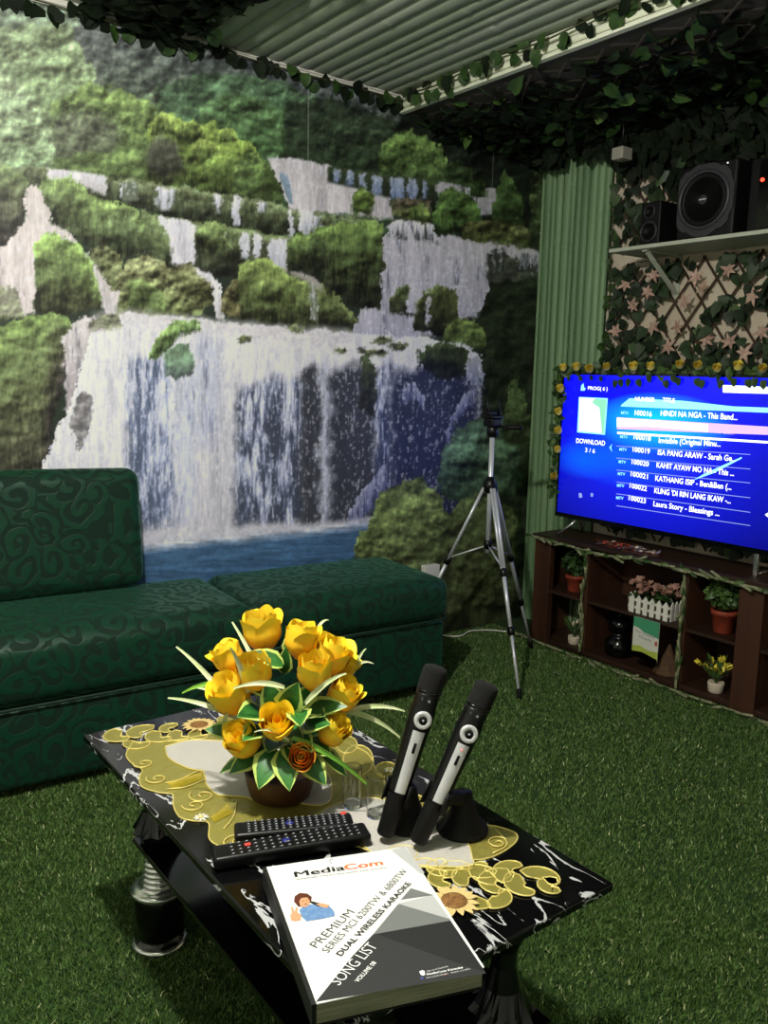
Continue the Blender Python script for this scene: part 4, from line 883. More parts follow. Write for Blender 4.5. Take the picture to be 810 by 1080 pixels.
b.build('phone_clamp', M_black, tp)
# ------------------------------------------------------------------ outlet and cable behind the ottoman
b = MB(); b.rbox((2.285, Y1-.042, .255), (2.365, Y1-.007, .335), .004)
ob = b.build('outlet_box', M_white, loc=(2.325, Y1-.007, .295)); tag(ob, 'white surface outlet box on the mural just behind the ottoman', 'outlet')
b = MB()
b.tube(catmull([(2.345, Y1-.03, .258), (2.35, Y1-.028, .20), (2.35, Y1-.03, .10), (2.365, 2.72, .03), (2.40, 2.69, .012), (2.46, 2.67, .010), (2.54, 2.70, .010), (2.62, 2.66, .010), (2.67, 2.60, .010)], 6), .0035, 6)
o = b.build('power_cord', M_white); tag(o, 'thin white cable running from the outlet down and along the turf to the cabinet', 'cable')
# ------------------------------------------------------------------ television cabinet
CX0, CX1, CZ = 2.69, 2.93, .47
cb = thing('television_cabinet', 'dark brown open-shelved wooden cabinet under the television', 'cabinet', (2.81, 1.7, 0))
def bbx(name, lo, hi, m=M_wood, par=cb): b = MB(); b.box(lo, hi); return b.build(name, m, par, bevel=.002)
bbx('top_board', (CX0-.012, .95, CZ-.002), (CX1, 2.482, CZ+.014), M_woodtop)
bbx('bottom_board', (CX0+.004, .97, .012), (CX1, 2.47, .032), M_woodtop)
bbx('back_board', (CX1-.008, .97, .03), (CX1, 2.47, CZ-.004), M_wood)
bbx('post', (CX0, 2.386, 0), (CX0+.03, 2.474, CZ-.003)); bbx('post', (CX0, 1.432, 0), (CX0+.03, 1.522, CZ-.003)); bbx('post', (CX0, .95, 0), (CX0+.03, 1.03, CZ-.003))
bbx('side_panel', (CX0+.03, 2.456, 0), (CX1-.009, 2.474, CZ-.003)); bbx('divider', (CX0+.004, 2.180, .033), (CX1-.009, 2.198, CZ-.003)); bbx('divider', (CX0+.004, 1.722, .033), (CX1-.009, 1.740, CZ-.003)); bbx('divider', (CX0+.03, 1.432, .033), (CX1-.009, 1.448, CZ-.003)); bbx('side_panel', (CX0+.03, .955, .033), (CX1-.009, .972, CZ-.003))
bbx('shelf', (CX0+.006, 2.199, .236), (CX1-.009, 2.455, .248), M_woodtop); bbx('shelf', (CX0+.006, 1.741, .236), (CX1-.009, 2.179, .248), M_woodtop); bbx('shelf', (CX0+.006, 1.449, .236), (CX1-.009, 1.721, .248), M_woodtop); bbx('shelf', (CX0+.006, .973, .236), (CX1-.009, 1.431, .248), M_woodtop)
# ------------------------------------------------------------------ television
VX, VY1, VY0, VZ0, VZ1 = 2.74, 2.415, 1.335, .565, 1.172
tv = thing('television', 'large flat television with a blue karaoke song list on its screen', 'television', (VX+.03, (VY0+VY1)/2, CZ+.014))
b = MB(); b.rbox((VX+.004, VY0, VZ0), (VX+.03, VY1, VZ1), .006, 2); b.rbox((VX+.03, VY0+.1, VZ0+.03), (VX+.065, VY1-.1, VZ1-.2), .012, 3); b.build('casing', M_black, tv)
b = MB(); w = .009
for lo, hi in (((VX, VY0, VZ1-w), (VX+.006, VY1, VZ1)), ((VX, VY0, VZ0), (VX+.006, VY1, VZ0+.018)), ((VX, VY0, VZ0), (VX+.006, VY0+w, VZ1)), ((VX, VY1-w, VZ0), (VX+.006, VY1, VZ1))): b.box(lo, hi)
b.build('bezel', M_gloss, tv)
ms = bpy.data.materials.new('screen_blue'); ms.use_nodes = True; n = ms.node_tree.nodes; l = ms.node_tree.links; bs = n['Principled BSDF']
bs.inputs['Base Color'].default_value = (.005, .005, .008, 1); bs.inputs['Roughness'].default_value = .25
tc = n.new('ShaderNodeTexCoord'); sp = n.new('ShaderNodeSeparateXYZ'); l.new(tc.outputs['Generated'], sp.inputs[0])
def spot(cx, cz, rx, rz):
    mp = n.new('ShaderNodeMapping'); mp.vector_type = 'POINT'; mp.inputs['Location'].default_value = (0, -cx/rx, -cz/rz); mp.inputs['Scale'].default_value = (0, 1/rx, 1/rz); l.new(tc.outputs['Generated'], mp.inputs[0])
    g = n.new('ShaderNodeTexGradient'); g.gradient_type = 'SPHERICAL'; l.new(mp.outputs[0], g.inputs[0]); return g.outputs['Fac']
col = None
def mixc(a, fac, c):
    m = n.new('ShaderNodeMix'); m.data_type = 'RGBA'; l.new(fac, m.inputs[0]); m.inputs[7].default_value = (*c, 1)
    if a is None: m.inputs[6].default_value = (.0, .0, .13, 1)
    else: l.new(a, m.inputs[6])
    return m.outputs[2]
col = mixc(None, spot(.62, .62, .75, .95), (.005, .012, 1.0)); col = mixc(col, spot(.70, .86, .9, .45), (.0, .0, .95)); col = mixc(col, spot(.70, .46, .30, .22), (.0, .10, 1.)); col = mixc(col, spot(.56, .70, .30, .20), (.0, .65, 1.0)); col = mixc(col, spot(.88, .40, .16, .14), (.0, .10, .9))
l.new(col, bs.inputs['Emission Color']); bs.inputs['Emission Strength'].default_value = 1.35
b = MB(); b.box((VX+.0015, VY0+w, VZ0+.018), (VX+.003, VY1-w, VZ1-w)); b.build('screen', ms, tv)
def em(name, c, s): return mat(name, (.02, .02, .02), .4, emit=c, estr=s)
M_tw, M_tc, M_tp, M_tg, M_tl = em('screen_white', (.92, .96, 1), 2.0), em('screen_cyan', (.3, .85, 1), 1.5), em('screen_lilac', (.8, .55, .9), 1.2), em('screen_green', (.3, .85, .55), 1.1), em('screen_line', (.35, .45, .95), .9)
ui = MB(); XS = VX+.0012
def V5(X, Y, d=0.): return Vector(onx(540+X/3, 350+Y/3, XS-d))      # a point on the screen
def tt(s, a, b_, px, m=0, bold=0.): A, B = V5(*a, .0004), V5(*b_, .0004); text(ui, s, A, B, Vector((0, 0, px/3*(A.x-0)/F*1.27)), m, bold)
def qd(pts, m, d=.0002): ui.slab([V5(*p, d) for p in pts], (-.0002, 0, 0), m)
tt('PROG( 6 )', (240, 183), (302, 186), 11, 0, .01); tt('DOWNLOAD', (203, 351), (294, 360), 15, 0, .01); tt('3 / 6', (231, 380), (262, 384), 14, 0)
rows = [('100016', 'HINDI NA NGA - This Band...', 260, 266, 264, 279, 470, 713), ('100018', 'Invisible (Original Minu...', 336, 343, 350, 363, 464, 660), ('100019', 'ISA PANG ARAW - Sarah Ge...', 376, 384, 388, 410, 461, 708), ('100020', 'KAHIT AYAW MO NA - This ...', 415, 424, 428, 456, 457, 702), ('100021', 'KATHANG ISIP - Ben&Ben (...', 453, 464, 470, 500, 453, 694), ('100022', 'KUNG \'DI RIN LANG IKAW -...', 490, 502, 509, 543, 450, 692), ('100023', 'Laura Story - Blessings ...', 529, 541, 550, 583, 447, 656)]
for k, (num, s, ya, yb, yc, yd, xa, xb) in enumerate(rows):
    o = 345-k*2.6
    tt('MTV', (o, ya), (o+23, ya+2), 9, 1, .02); tt(num, (388-k*3.2, ya+3), (442-k*3.2, yb+2), 15, 0, .012); tt(s, (xa, yc+1), (xb, yd), 16, 0, .014)
tt('100017', (384, 300), (438, 305), 13, 2); tt('SORRY NA NGA - This Ba...', (467, 307), (702, 325), 13, 2)
tt('NUMBER', (389, 218), (452, 221), 12, 0, .02); tt('TITLE', (476, 221), (515, 224), 12, 0, .02)
def line(x0, y0, x1, y1, w, m): qd([(x0, y0), (x1, y1), (x1, y1+w), (x0, y0+w)][::-1], m)
line(333, 316, 810, 346, 7, 0); line(345, 232, 810, 252, 4, 1)
for (y0, y1) in ((360, 387), (398, 433), (436, 477), (474, 524), (511, 570), (549, 612)): line(330, y0, 754, y1, 2.2, 4)
qd([(332, 270), (810, 300), (810, 326), (332, 308)][::-1], 3); qd([(332, 272), (620, 292), (620, 316), (440, 300), (332, 300)][::-1], 0, .0003)
qd([(345, 232), (372, 210), (540, 218), (700, 236), (810, 240), (810, 252)], 1, .0001)
qd([(666, 168), (810, 174), (810, 196), (668, 192)][::-1], 0); ui.tube([V5(679+6*math.cos(a), 180+6*math.sin(a), .0008) for a in [k*.6 for k in range(11)]], .0012, 4, 4); ui.tube([V5(683, 185, .0008), V5(690, 192, .0008)], .0012, 4, 4)
qd([(212, 206), (303, 210), (294, 326), (206, 318)][::-1], 1); qd([(216, 210), (299, 214), (290, 322), (210, 314)][::-1], 5, .0003); qd([(214, 209), (262, 211), (252, 224), (276, 240), (284, 320), (212, 313)][::-1], 0, .0005); qd([(266, 212), (298, 214), (291, 300), (276, 236), (256, 226)][::-1], 5, .0005)
qd([(219, 170), (226, 162), (228, 176), (233, 178), (230, 186), (217, 186)][::-1], 1); qd([(308, 366), (318, 354), (313, 366), (317, 380)][::-1], 1)
qd([(211, 510), (220, 510), (223, 524), (212, 525)][::-1], 4); qd([(249, 510), (257, 511), (256, 522), (249, 521)][::-1], 4); qd([(800, 578), (814, 570), (814, 590)][::-1], 0)
qd([(572, 470), (610, 448), (726, 396), (728, 400), (640, 446)][::-1], 1)
ui.build('screen_text', [M_tw, M_tc, M_tp, M_tp, M_tl, M_tg], tv)
for y in (2.30, 1.505):
    b = MB(); z0 = CZ+.0145
    if y > 2:
        b.tube([(VX+.02, y, VZ0+.01), (VX-.01, y+.02, VZ0-.028), (VX-.025, y+.075, z0+.006)], .006, 8); b.tube([(VX+.02, y, VZ0+.01), (VX+.06, y+.02, VZ0-.028), (VX+.11, y+.05, z0+.006)], .006, 8)
    else:
        b.rbox((VX+.005, y-.008, z0), (VX+.022, y+.008, VZ0+.01), .003, 2); b.tube([(VX+.012, y, z0+.007), (VX+.13, y, z0+.007)], .006, 8)
    b.build('stand_leg', M_chrome, tv)
# ------------------------------------------------------------------ things on the cabinet
def ball_leaves(mb, c, r, n, L, W_, sq=1., m=0, shape='round'):
    for k in range(n):
        z = 1-2*(k+.5)/n; a = k*2.39996; q = math.sqrt(1-z*z); d = Vector((q*math.cos(a), q*math.sin(a), z*sq)); p = Vector(c)+d*r*R(.78, 1.)
        t = (d+Vector((R(-.8, .8), R(-.8, .8), R(-.9, .5)))).normalized(); mb.leaf(p, t, d, L*R(.8, 1.2), W_*R(.8, 1.2), m, shape=shape)
def topiary(c, s, label):
    t = thing('potted_topiary', label, 'potted plant', c, 'ball topiaries in the cabinet'); c = Vector(c); b = MB()
    b.lathe([(.030*s, 0), (.032*s, .002), (.040*s, .060*s), (.044*s, .061*s), (.045*s, .078*s), (.041*s, .078*s), (.038*s, .066*s), (0, .066*s)], c, 28); b.build('pot', M_terra, t)
    b = MB(); b.tube([c+Vector((0, 0, .06*s)), c+Vector((.002, 0, .11*s))], .004*s, 6); b.build('trunk', M_vine, t)
    b = MB(); ball_leaves(b, c+Vector((0, 0, .135*s)), .054*s, 260, .021*s, .017*s, .85); ball_leaves(b, c+Vector((0, 0, .135*s)), .038*s, 120, .022*s, .02*s, .85); b.build('foliage', M_leafd if s < 1 else M_leafm, t)
zs = .2485
topiary((2.775, 2.315, zs), .92, 'dark green ball topiary in a red pot on the upper left cabinet shelf')
topiary((2.78, 1.622, zs), 1.08, 'green ball topiary in a terracotta pot on the upper right cabinet shelf')
M_cup = mat('cream_pot', C8(212, 196, 176), .6)
M_yel = mat('yellow_leaf', C8(226, 208, 70), .5)
def smallplant(c, label, yellow, s=1.):
    t = thing('potted_flower', label, 'potted plant', c, 'small potted plants in the cabinet'); c = Vector(c); b = MB(); b.lathe([(.020*s, 0), (.024*s, .006*s), (.026*s, .03*s), (.025*s, .036*s), (.022*s, .034*s), (0, .03*s)], c, 24); b.build('pot', M_cup, t)
    b = MB(); g = MB()
    for k in range(12):
        a = k*2.4; e = R(.35, .9); d = Vector((math.cos(a)*e, math.sin(a)*e, 1)).normalized(); p = c+Vector((0, 0, .03*s)); q = p+d*R(.05, .085)*s
        b.tube([p, p.lerp(q, .5)+Vector((0, 0, .004)), q], .0012, 5)
        for j in range(3): b.leaf(p.lerp(q, .35+.25*j), d+Vector((R(-.6, .6), R(-.6, .6), .2)), (0, 0, 1), .034*s, .012*s, 0, shape='lance')
        if k < yellow or k in (3, 8):
            for j in range(4): g.leaf(q-d*.008, d+Vector((R(-.6, .6), R(-.6, .6), R(-.2, .4))), d, .026*s, .014*s, 0, shape='lance')
    b.build('foliage', M_leafm, t); g.build('flowers', M_yel if yellow > 3 else M_cup, t)
smallplant((2.735, 2.268, .0325), 'small plant in a cream pot on the lower left cabinet shelf', 0, 1.)
smallplant((2.735, 1.605, .0325), 'small yellow-leaved plant in a cream cup on the lower right cabinet shelf', 9, 1.12)
# picket planter
pl = thing('picket_planter', 'white picket-fence planter of pink artificial flowers on the middle cabinet shelf', 'planter', (2.75, 1.90, zs))
b = MB(); y = 1.822
def picket(mb, x, y, w, h, ax='y'):
    q = [(0, 0), (w, 0), (w, h*.82), (w/2, h), (0, h*.82)]
    pts = [Vector((x, y+u, zs+v)) if ax == 'y' else Vector((x+u, y, zs+v)) for u, v in q]; mb.slab(pts, (-.004, 0, 0) if ax == 'y' else (0, -.004, 0))
for k in range(6): picket(b, 2.716, 1.812+k*.0305, .019, .074)
for k in range(3): picket(b, 2.722+k*.026, 1.806, .018, .074, 'x'); picket(b, 2.722+k*.026, 1.996, .018, .074, 'x')
for z in (.016, .046):
    b.box((2.7165, 1.808, zs+z), (2.720, 1.994, zs+z+.010)); b.box((2.720, 1.807, zs+z), (2.79, 1.810, zs+z+.010)); b.box((2.720, 1.991, zs+z), (2.79, 1.995, zs+z+.010))
b.build('fence_box', M_white, pl)
b = MB(); b.box((2.722, 1.812, zs), (2.788, 1.990, zs+.05)); b.build('liner', M_vine, pl)
b = MB(); g = MB(); M_pink = mat('faded_pink_petal', C8(176, 132, 116), .6, col2=C8(120, 82, 70), scale=60)
for k in range(90): b.leaf((R(2.725, 2.785), R(1.815, 1.99), zs+R(.05, .10)), (R(-1, .6), R(-1, 1), R(-.2, 1)), (R(-1, 0), R(-.3, .3), 1), .03, .018, 0)
for k in range(46):
    c = Vector((R(2.708, 2.785), R(1.80, 2.0), zs+R(.085, .128))); nv = Vector((R(-1, .1), R(-.5, .3), R(.2, 1))).normalized(); f1 = nv.orthogonal().normalized(); f2 = nv.cross(f1)
    for j in range(6): a = j*PI/3; g.leaf(c, f1*math.cos(a)+f2*math.sin(a)+nv*.4, nv, .0165, .013, 0, shape='round')
b.build('foliage', M_leafd, pl); g.build('blossoms', M_pink, pl)
# greeting card hanging from the shelf edge
cd = thing('greeting_card', 'green, white and yellow greeting card hanging below the picket planter', 'card', (2.684, 1.880, .17))
b = MB(); cy0, cy1, cz0, cz1 = 1.822, 1.938, .088, .245
b.box((2.6835, cy0, cz0), (2.686, cy1, cz1)); b.build('card_stock', mat('card_white', C8(216, 214, 204), .6), cd)
b = MB()
def cq(pts, m): b.slab([Vector((2.6835, cy1-(cy1-cy0)*u, cz1-(cz1-cz0)*v)) for u, v in pts][::-1], (-.0004, 0, 0), m)
cq([(0, 0), (1, 0), (1, .40), (.75, .36), (.45, .34), (.2, .26), (0, .24)], 0); cq([(0, .74), (.3, .70), (.65, .76), (1, .74), (1, 1), (0, 1)], 1); cq([(0, .88), (.4, .84), (1, .92), (1, 1), (0, 1)], 2)
cq([(.86, .50), (.95, .46), (.97, .58), (.88, .60)], 3)
b.build('printed_scene', [mat('print_green', C8(70, 150, 110), .6), mat('print_lime', C8(176, 190, 76), .6), mat('print_yellow', C8(214, 196, 70), .6), mat('print_red', C8(170, 70, 60), .6)], cd)
M_slate = mat('print_slate', C8(110, 116, 120), .6); b = MB(); text(b, 'The Greatest', (2.6829, cy1-.010, .186), (2.6829, cy0+.016, .180), (0, 0, .010), 0); b.build('lettering', M_slate, cd); b = MB(); text(b, 'Miracle', (2.6829, cy1-.030, .166), (2.6829, cy0+.03, .162), (0, 0, .012), 0); b.build('lettering', M_slate, cd)
# dark jar and cone ornament
jr = thing('ceramic_jar', 'glossy black two-tiered jar in the lower middle of the cabinet', 'jar', (2.775, 2.068, .0325))
c = Vector((2.775, 2.068, .0325)); b = MB(); b.lathe([(.044, 0), (.056, .010), (.060, .035), (.056, .062), (.040, .078), (.034, .088), (.038, .098)], c, 32); b.build('body', M_gloss, jr)
b = MB(); b.lathe([(.036, .098), (.046, .104), (.048, .13), (.042, .150), (.030, .158), (.010, .162), (.012, .172), (.006, .178), (0, .178)], c, 32); b.build('lid', M_gloss, jr)
cn = MB(); c = Vector((2.765, 1.826, .0325)); cn.lathe([(.054, 0), (.056, .004), (.042, .028), (.027, .058), (.015, .085), (.008, .105), (0, .118)], c, 24, wob=lambda a, t: .05*math.sin(9*a)*(1-t)); o = cn.build('cone_ornament', mat('brown_straw', C8(96, 70, 46), .8, col2=C8(72, 50, 32), scale=60), loc=c); tag(o, 'brown cone-shaped ornament in the lower middle of the cabinet next to the right divider', 'ornament')
# patterned mat on top
pm = MB(); pm.lathe([(.13, 0), (.13, .003), (.12, .006), (0, .007)], n=32, M=Matrix.Translation((2.742, 2.03, CZ+.0142)) @ Matrix.Diagonal((.38, 1.15, 1, 1)))
cols = [mat('petal_red', C8(176, 74, 52), .7), mat('petal_white', C8(226, 214, 204), .7), mat('petal_brown', C8(112, 70, 50), .7), mat('petal_lilac', C8(120, 110, 140), .7)]
for k in range(150):
    a = R(0, 2*PI); r = math.sqrt(R(0, 1)); y = 2.03+.14*r*math.sin(a); x = 2.742+.044*r*math.cos(a)
    i = 1 if (y < 1.98 and R(0, 1) < .6) else random.choice((0, 0, 1, 2, 2, 3)); pm.leaf((x, y, CZ+R(.018, .024)), (R(-1, 1), R(-1, 1), R(0, .35)), (0, 0, 1), R(.02, .035), R(.012, .02), i+1, shape='lance')
o = pm.build('flower_mat', [M_wood]+cols, loc=(2.755, 2.03, CZ+.0142)); tag(o, 'flat oval heap of red, white and brown dried petals on the cabinet under the television', 'decoration')
# ------------------------------------------------------------------ wall shelf and speakers
sh = thing('wall_shelf', 'pale wall shelf on a bracket above the television, carrying the speakers', 'shelf', (2.82, 1.6, 1.62))
M_shelf = mat('shelf_white', C8(176, 182, 164), .55)
b = MB(); b.box((2.695, .95, 1.626), (X1-.001, 2.178, 1.640)); b.build('board', M_shelf, sh, bevel=.002)
for y in (2.03, 1.25):
    b = MB(); b.box((X1-.008, y-.010, 1.45), (X1-.001, y+.010, 1.625)); b.box((2.715, y-.010, 1.619), (X1-.001, y+.010, 1.6255))
    d0, d1 = Vector((2.735, y, 1.618)), Vector((X1-.006, y, 1.478)); up = Vector((0, .009, 0)); nn = (d1-d0).cross(up).normalized()*.0035
    b.slab([d0-up-nn, d1-up-nn, d1+up-nn, d0+up-nn], nn*2); b.build('bracket', M_shelf, sh)
zsf = 1.6402
M_spk = mat('speaker_case', C8(11, 11, 12), .55, spec=.3); M_cone = mat('speaker_cone', C8(8, 8, 9), .6, spec=.3); M_trim = mat('speaker_trim', C8(50, 50, 54), .45)
def driver(name, par, x, y, z, r):
    b = MB(); b.lathe([(r*1.08, 0), (r*1.08, .004), (r*.98, .006), (r*.94, .003)], (x, y, z), 40, axis=(-1, 0, 0), cap=False); o = b.build(name, M_trim, par)
    b = MB(); b.lathe([(r*.96, .003), (r*.88, .007), (r*.80, .004), (r*.34, -.014), (r*.30, -.008), (r*.16, .0), (0, .002)], (x, y, z), 40, axis=(-1, 0, 0)); b.build('cone', M_cone, o); return o
def casebox(name, par, lo, hi, m, r=.008):
    b = MB(); b.rbox(lo, hi, r, 3); return b.build(name, m, par)
st = thing('bookshelf_speaker', 'small black two-driver speaker at the left end of the wall shelf', 'speaker', (2.79, 2.045, zsf))
casebox('case', st, (2.735, 1.985, zsf+.001), (2.86, 2.072, zsf+.158), M_spk, .006); driver('tweeter', st, 2.734, 2.030, zsf+.122, .022); driver('woofer', st, 2.734, 2.030, zsf+.052, .034)
sw = thing('subwoofer', 'big black subwoofer with a round grey-rimmed cone on the wall shelf', 'speaker', (2.80, 1.79, zsf))
casebox('case', sw, (2.722, 1.682, zsf+.001), (2.885, 1.905, zsf+.252), M_spk, .010)
b = MB(); cy, cz = 1.800, zsf+.130; pts = []
for k in range(48):
    a = 2*PI*k/48; rr = .118+.010*abs(math.cos(2*a))**3+(.010 if (k % 12) in (5, 6, 7) else 0); pts.append(Vector((2.7215, min(1.902, max(1.686, cy+rr*math.cos(a)*.98)), min(zsf+.248, max(zsf+.006, cz+rr*math.sin(a))))))
b.slab(pts, (-.005, 0, 0)); b.build('front_trim', M_trim, sw)
driver('woofer', sw, 2.7165, cy, cz, .094)
b = MB(); b.lathe([(.016, 0), (.016, .003), (.014, .004)], (2.7165, cy, cz), 24, axis=(-1, 0, 0)); b.build('centre_ring', M_trim, sw)
b = MB(); b.box((2.710, cy-.013, cz-.002), (2.7125, cy+.013, cz+.002)); b.build('badge', M_logo, sw)
am = thing('amplifier', 'black audio amplifier with a red power light at the right of the wall shelf', 'amplifier', (2.80, 1.47, zsf))
casebox('case', am, (2.722, 1.36, zsf+.001), (2.885, 1.635, zsf+.235), M_spk, .008)
b = MB(); b.box((2.7195, 1.37, zsf+.01), (2.7222, 1.60, zsf+.226)); b.build('front_panel', M_gloss, am)
b = MB(); b.lathe([(.006, 0), (.006, .003), (.004, .005), (0, .0055)], (2.719, 1.588, zsf+.162), 16, axis=(-1, 0, 0)); b.build('power_light', mat('red_lamp', C8(255, 60, 40), .3, emit=C8(255, 50, 30), estr=7), am)
for y, z in ((1.545, .07), (1.49, .07), (1.43, .07)): b = MB(); b.lathe([(.014, 0), (.013, .014), (.011, .016), (0, .016)], (2.719, y, zsf+z-.0), 20, axis=(-1, 0, 0)); b.build('knob', M_trim, am)
b = MB(); b.lathe([(.0025, 0), (.0025, .002), (0, .0025)], (2.7215, 1.72, zsf+.238), 10, axis=(-1, 0, 0)); b.build('indicator_light', mat('white_lamp', (.9, .9, .9), .3, emit=(1, 1, .95), estr=1.2), sw)
# ------------------------------------------------------------------ willow trellis with ivy and flowers on the television wall
LM = [M_leafd, M_leafm, M_leafl]
def rleaf(mb, p, nrm, L, W_, wts=(6, 4, 1), shape='ivy', hang=.8):
    t = Vector((R(-1, 1), R(-1, 1), R(-1, 1)))-Vector((0, 0, hang)); n0 = Vector(nrm)+Vector((R(-.5, .5), R(-.5, .5), R(-.5, .5)))
    t = t-n0.normalized()*t.dot(n0.normalized())*.8
    mb.leaf(p, t, n0, L*R(.75, 1.25), W_*R(.8, 1.2), random.choices((0, 1, 2), wts)[0], shape=shape, fold=R(.1, .35), droop=R(.05, .3))
LMT = [mat('trellis_leaf_dark', C8(24, 38, 20), .6), mat('trellis_leaf_mid', C8(40, 58, 32), .6), mat('trellis_leaf_pale', C8(70, 90, 54), .6)]
x = X1-.018; M_rod = mat('willow_rod', C8(70, 52, 36), .8)
def trellis(label, ya, yb, za, zb, n, thick):
    tr = thing('ivy_trellis', label, 'trellis', (2.92, 1.7, za), 'ivy trellises'); b = MB()
    for s in (-1, 1):
        off = -3.0
        while off < 4.2:
            pts = []
            for i in range(61):
                z = za+(zb-za)*i/60; y = off+s*(z-.49)*.72+ya
                if ya <= y <= yb: pts.append((x-(.004 if s > 0 else 0), y, z))
            if len(pts) > 1: b.tube([pts[0], pts[-1]], .0045, 6)
            off += .115
    b.build('lattice', M_rod, tr); b = MB(); k = 0
    while k < n:
        y, z = R(ya, yb), R(za+.02, zb-.005)
        if vn(np.array([y*6.]), np.array([z*6.]), 77)[0] < .33 and z < 1.85: continue
        rleaf(b, (x-R(.008, thick), y, z), (-1, 0, .15), .05, .044, (6, 4, 1), 'ivy'); k += 1
    b.v = [(min(p[0], X1-.005), p[1], min(max(p[2], za), zb)) for p in b.v]
    b.build('ivy_leaves', LMT, tr); return tr
tr = trellis('diamond willow trellis with ivy and pale pink flowers behind the television, below the wall shelf', 1.0, 2.318, .50, 1.612, 1150, .045)
trellis('ivy-covered diamond trellis behind the speakers, above the wall shelf', 1.0, 2.318, 1.652, 2.09, 330, .028)
M_pf = mat('pale_pink_petal', C8(184, 154, 138), .6, col2=C8(150, 118, 104), scale=30)
for (px, py) in ((690, 290), (683, 308), (734, 292), (722, 318), (768, 285), (742, 302), (668, 322), (690, 345), (715, 345), (649, 349), (705, 366), (770, 360), (795, 312), (745, 358), (785, 372), (660, 300), (804, 350)):
    p = Vector(onx(px, py, x-.05)); b = MB(); n_ = Vector((-1, R(-.4, .2), R(-.2, .4))).normalized(); e1 = n_.orthogonal().normalized(); e2 = n_.cross(e1); a0 = R(0, 6)
    for j in range(6): a = a0+j*2*PI/6+R(-.15, .15); b.leaf(p, e1*math.cos(a)+e2*math.sin(a)+n_*R(.2, .7), n_, R(.024, .038), .014, 0, shape='lance', droop=.45)
    o = b.build('flower', M_pf, tr)
# edge strand of small round leaves along the bamboo strip
def garland(name, label, cat, path, n, L, W_, wts=(5, 4, 1), nrm=(-1, 0, 0), spread=.02, shape='ivy', hang=.8, vr=.0025, vm=None, group=None, lm=None):
    path = catmull(path, 8); t = thing(name, label, cat, path[0], group); b = MB(); b.tube(path, vr, 5); b.build('vine', vm or M_vine, t)
    b = MB()
    for k in range(n):
        f = (k+R(0, .9))/n*(len(path)-1); i = min(int(f), len(path)-2); p = path[i].lerp(path[i+1], f-i)+Vector((R(-spread, spread)*.6, R(-spread, spread), R(-spread, spread)))
        rleaf(b, p, nrm, L, W_, wts, shape, hang)
    b.build('leaves', lm or LM, t); return t
garland('ivy_strand', 'strand of small dark round leaves hanging down beside the bamboo strip', 'garland', [(2.918, 2.338, 2.02), (2.914, 2.345, 1.72), (2.916, 2.335, 1.40), (2.91, 2.345, 1.22)], 34, .034, .034, (8, 2, 0), spread=.012, shape='round')
# rose garland round the television
path = [(VX-.008, 2.425, .66), (VX-.010, 2.428, .85), (VX-.008, 2.424, 1.05), (VX-.004, 2.415, 1.176), (VX+.004, 2.30, 1.186), (VX+.004, 2.0, 1.184), (VX+.004, 1.7, 1.186), (VX+.004, 1.36, 1.184)]
rg = garland('rose_garland', 'garland of small yellow roses and ivy leaves draped round the television edge', 'garland', path, 150, .034, .028, (5, 4, 0), spread=.012, hang=.6)
b = MB()
for (px, py) in ((601, 400), (612, 400), (624, 399), (634, 400), (650, 404), (655, 403), (664, 403), (673, 403), (685, 398), (702, 404), (710, 398), (716, 401), (735, 402), (742, 404), (762, 404), (775, 402), (789, 403), (797, 402), (806, 404), (596, 420), (588, 446)): b.leaf(Vector(onx(px, py-3, VX-.006)), (R(-.2, .1), R(-.4, .4), -1), (-1, 0, .3), .022 if px < 640 else .032, .02 if px < 640 else .027, 0, shape='round')
b.build('hanging_leaves', LM, rg)
pr_ = None; M_yr = mat('pale_yellow_silk', C8(240, 220, 96), .6)
for (px, py) in ((595, 391), (609, 390), (623, 391), (641, 389), (669, 390), (687, 390), (718, 387), (737, 388), (757, 391), (779, 390), (805, 391), (830, 389), (850, 390), (592, 413), (590, 437), (590, 457), (589, 477), (586, 504)):
    p = Vector(onx(px, py, VX-.020))
    if pr_ is None:
        b = rose_mesh(.5, 9); pr_ = b.build('rose', M_yr, rg); pr_.data.transform(Matrix.Translation(rg.location)); o = pr_
    else: o = pr_.copy(); COL.objects.link(o)
    o.rotation_mode = 'QUATERNION'; o.rotation_quaternion = Vector((0, 0, 1)).rotation_difference(Vector((-.8, -.35, .55+R(-.3, .3)))); o.scale = (.58*R(.92, 1.1),)*3; o.location = p-rg.location
# twig garlands on the cabinet
def twigs(label, path, n, nrm=(-1, 0, .2)):
    path = catmull(path, 6); t = thing('twig_garland', label, 'garland', path[0], 'twig garlands on the cabinet'); b = MB(); b.tube(path, .0055, 6)
    lf = MB()
    for k in range(n):
        f = (k+R(0, .9))/n*(len(path)-1); i = min(int(f), len(path)-2); p = path[i].lerp(path[i+1], f-i); d = (path[i+1]-path[i]).normalized()
        e = (d*random.choice((1, 1, -1))+Vector((R(-.2, .05), R(-.35, .35), R(-.35, .35)))).normalized(); q = Vector((-.006, 0, .002))
        if k % 2: b.tube([p, p+q, p+q+e*R(.03, .06)], .0055, 5)
        else: lf.leaf(p+q, e, nrm, R(.03, .05), .014, random.choice((0, 0, 1)), shape='lance')
    b.build('vine', M_twig, t); lf.build('leaves', LM, t)
xg = CX0-.020
twigs('pale twig garland tacked along the front edge of the cabinet top', [(xg, 2.49, CZ+.004), (xg, 2.3, CZ-.004), (xg-.003, 2.1, CZ-.012), (xg-.003, 1.95, CZ+.002), (xg, 1.7, CZ-.002), (xg, 1.45, CZ-.006), (xg, 1.2, CZ)], 60)
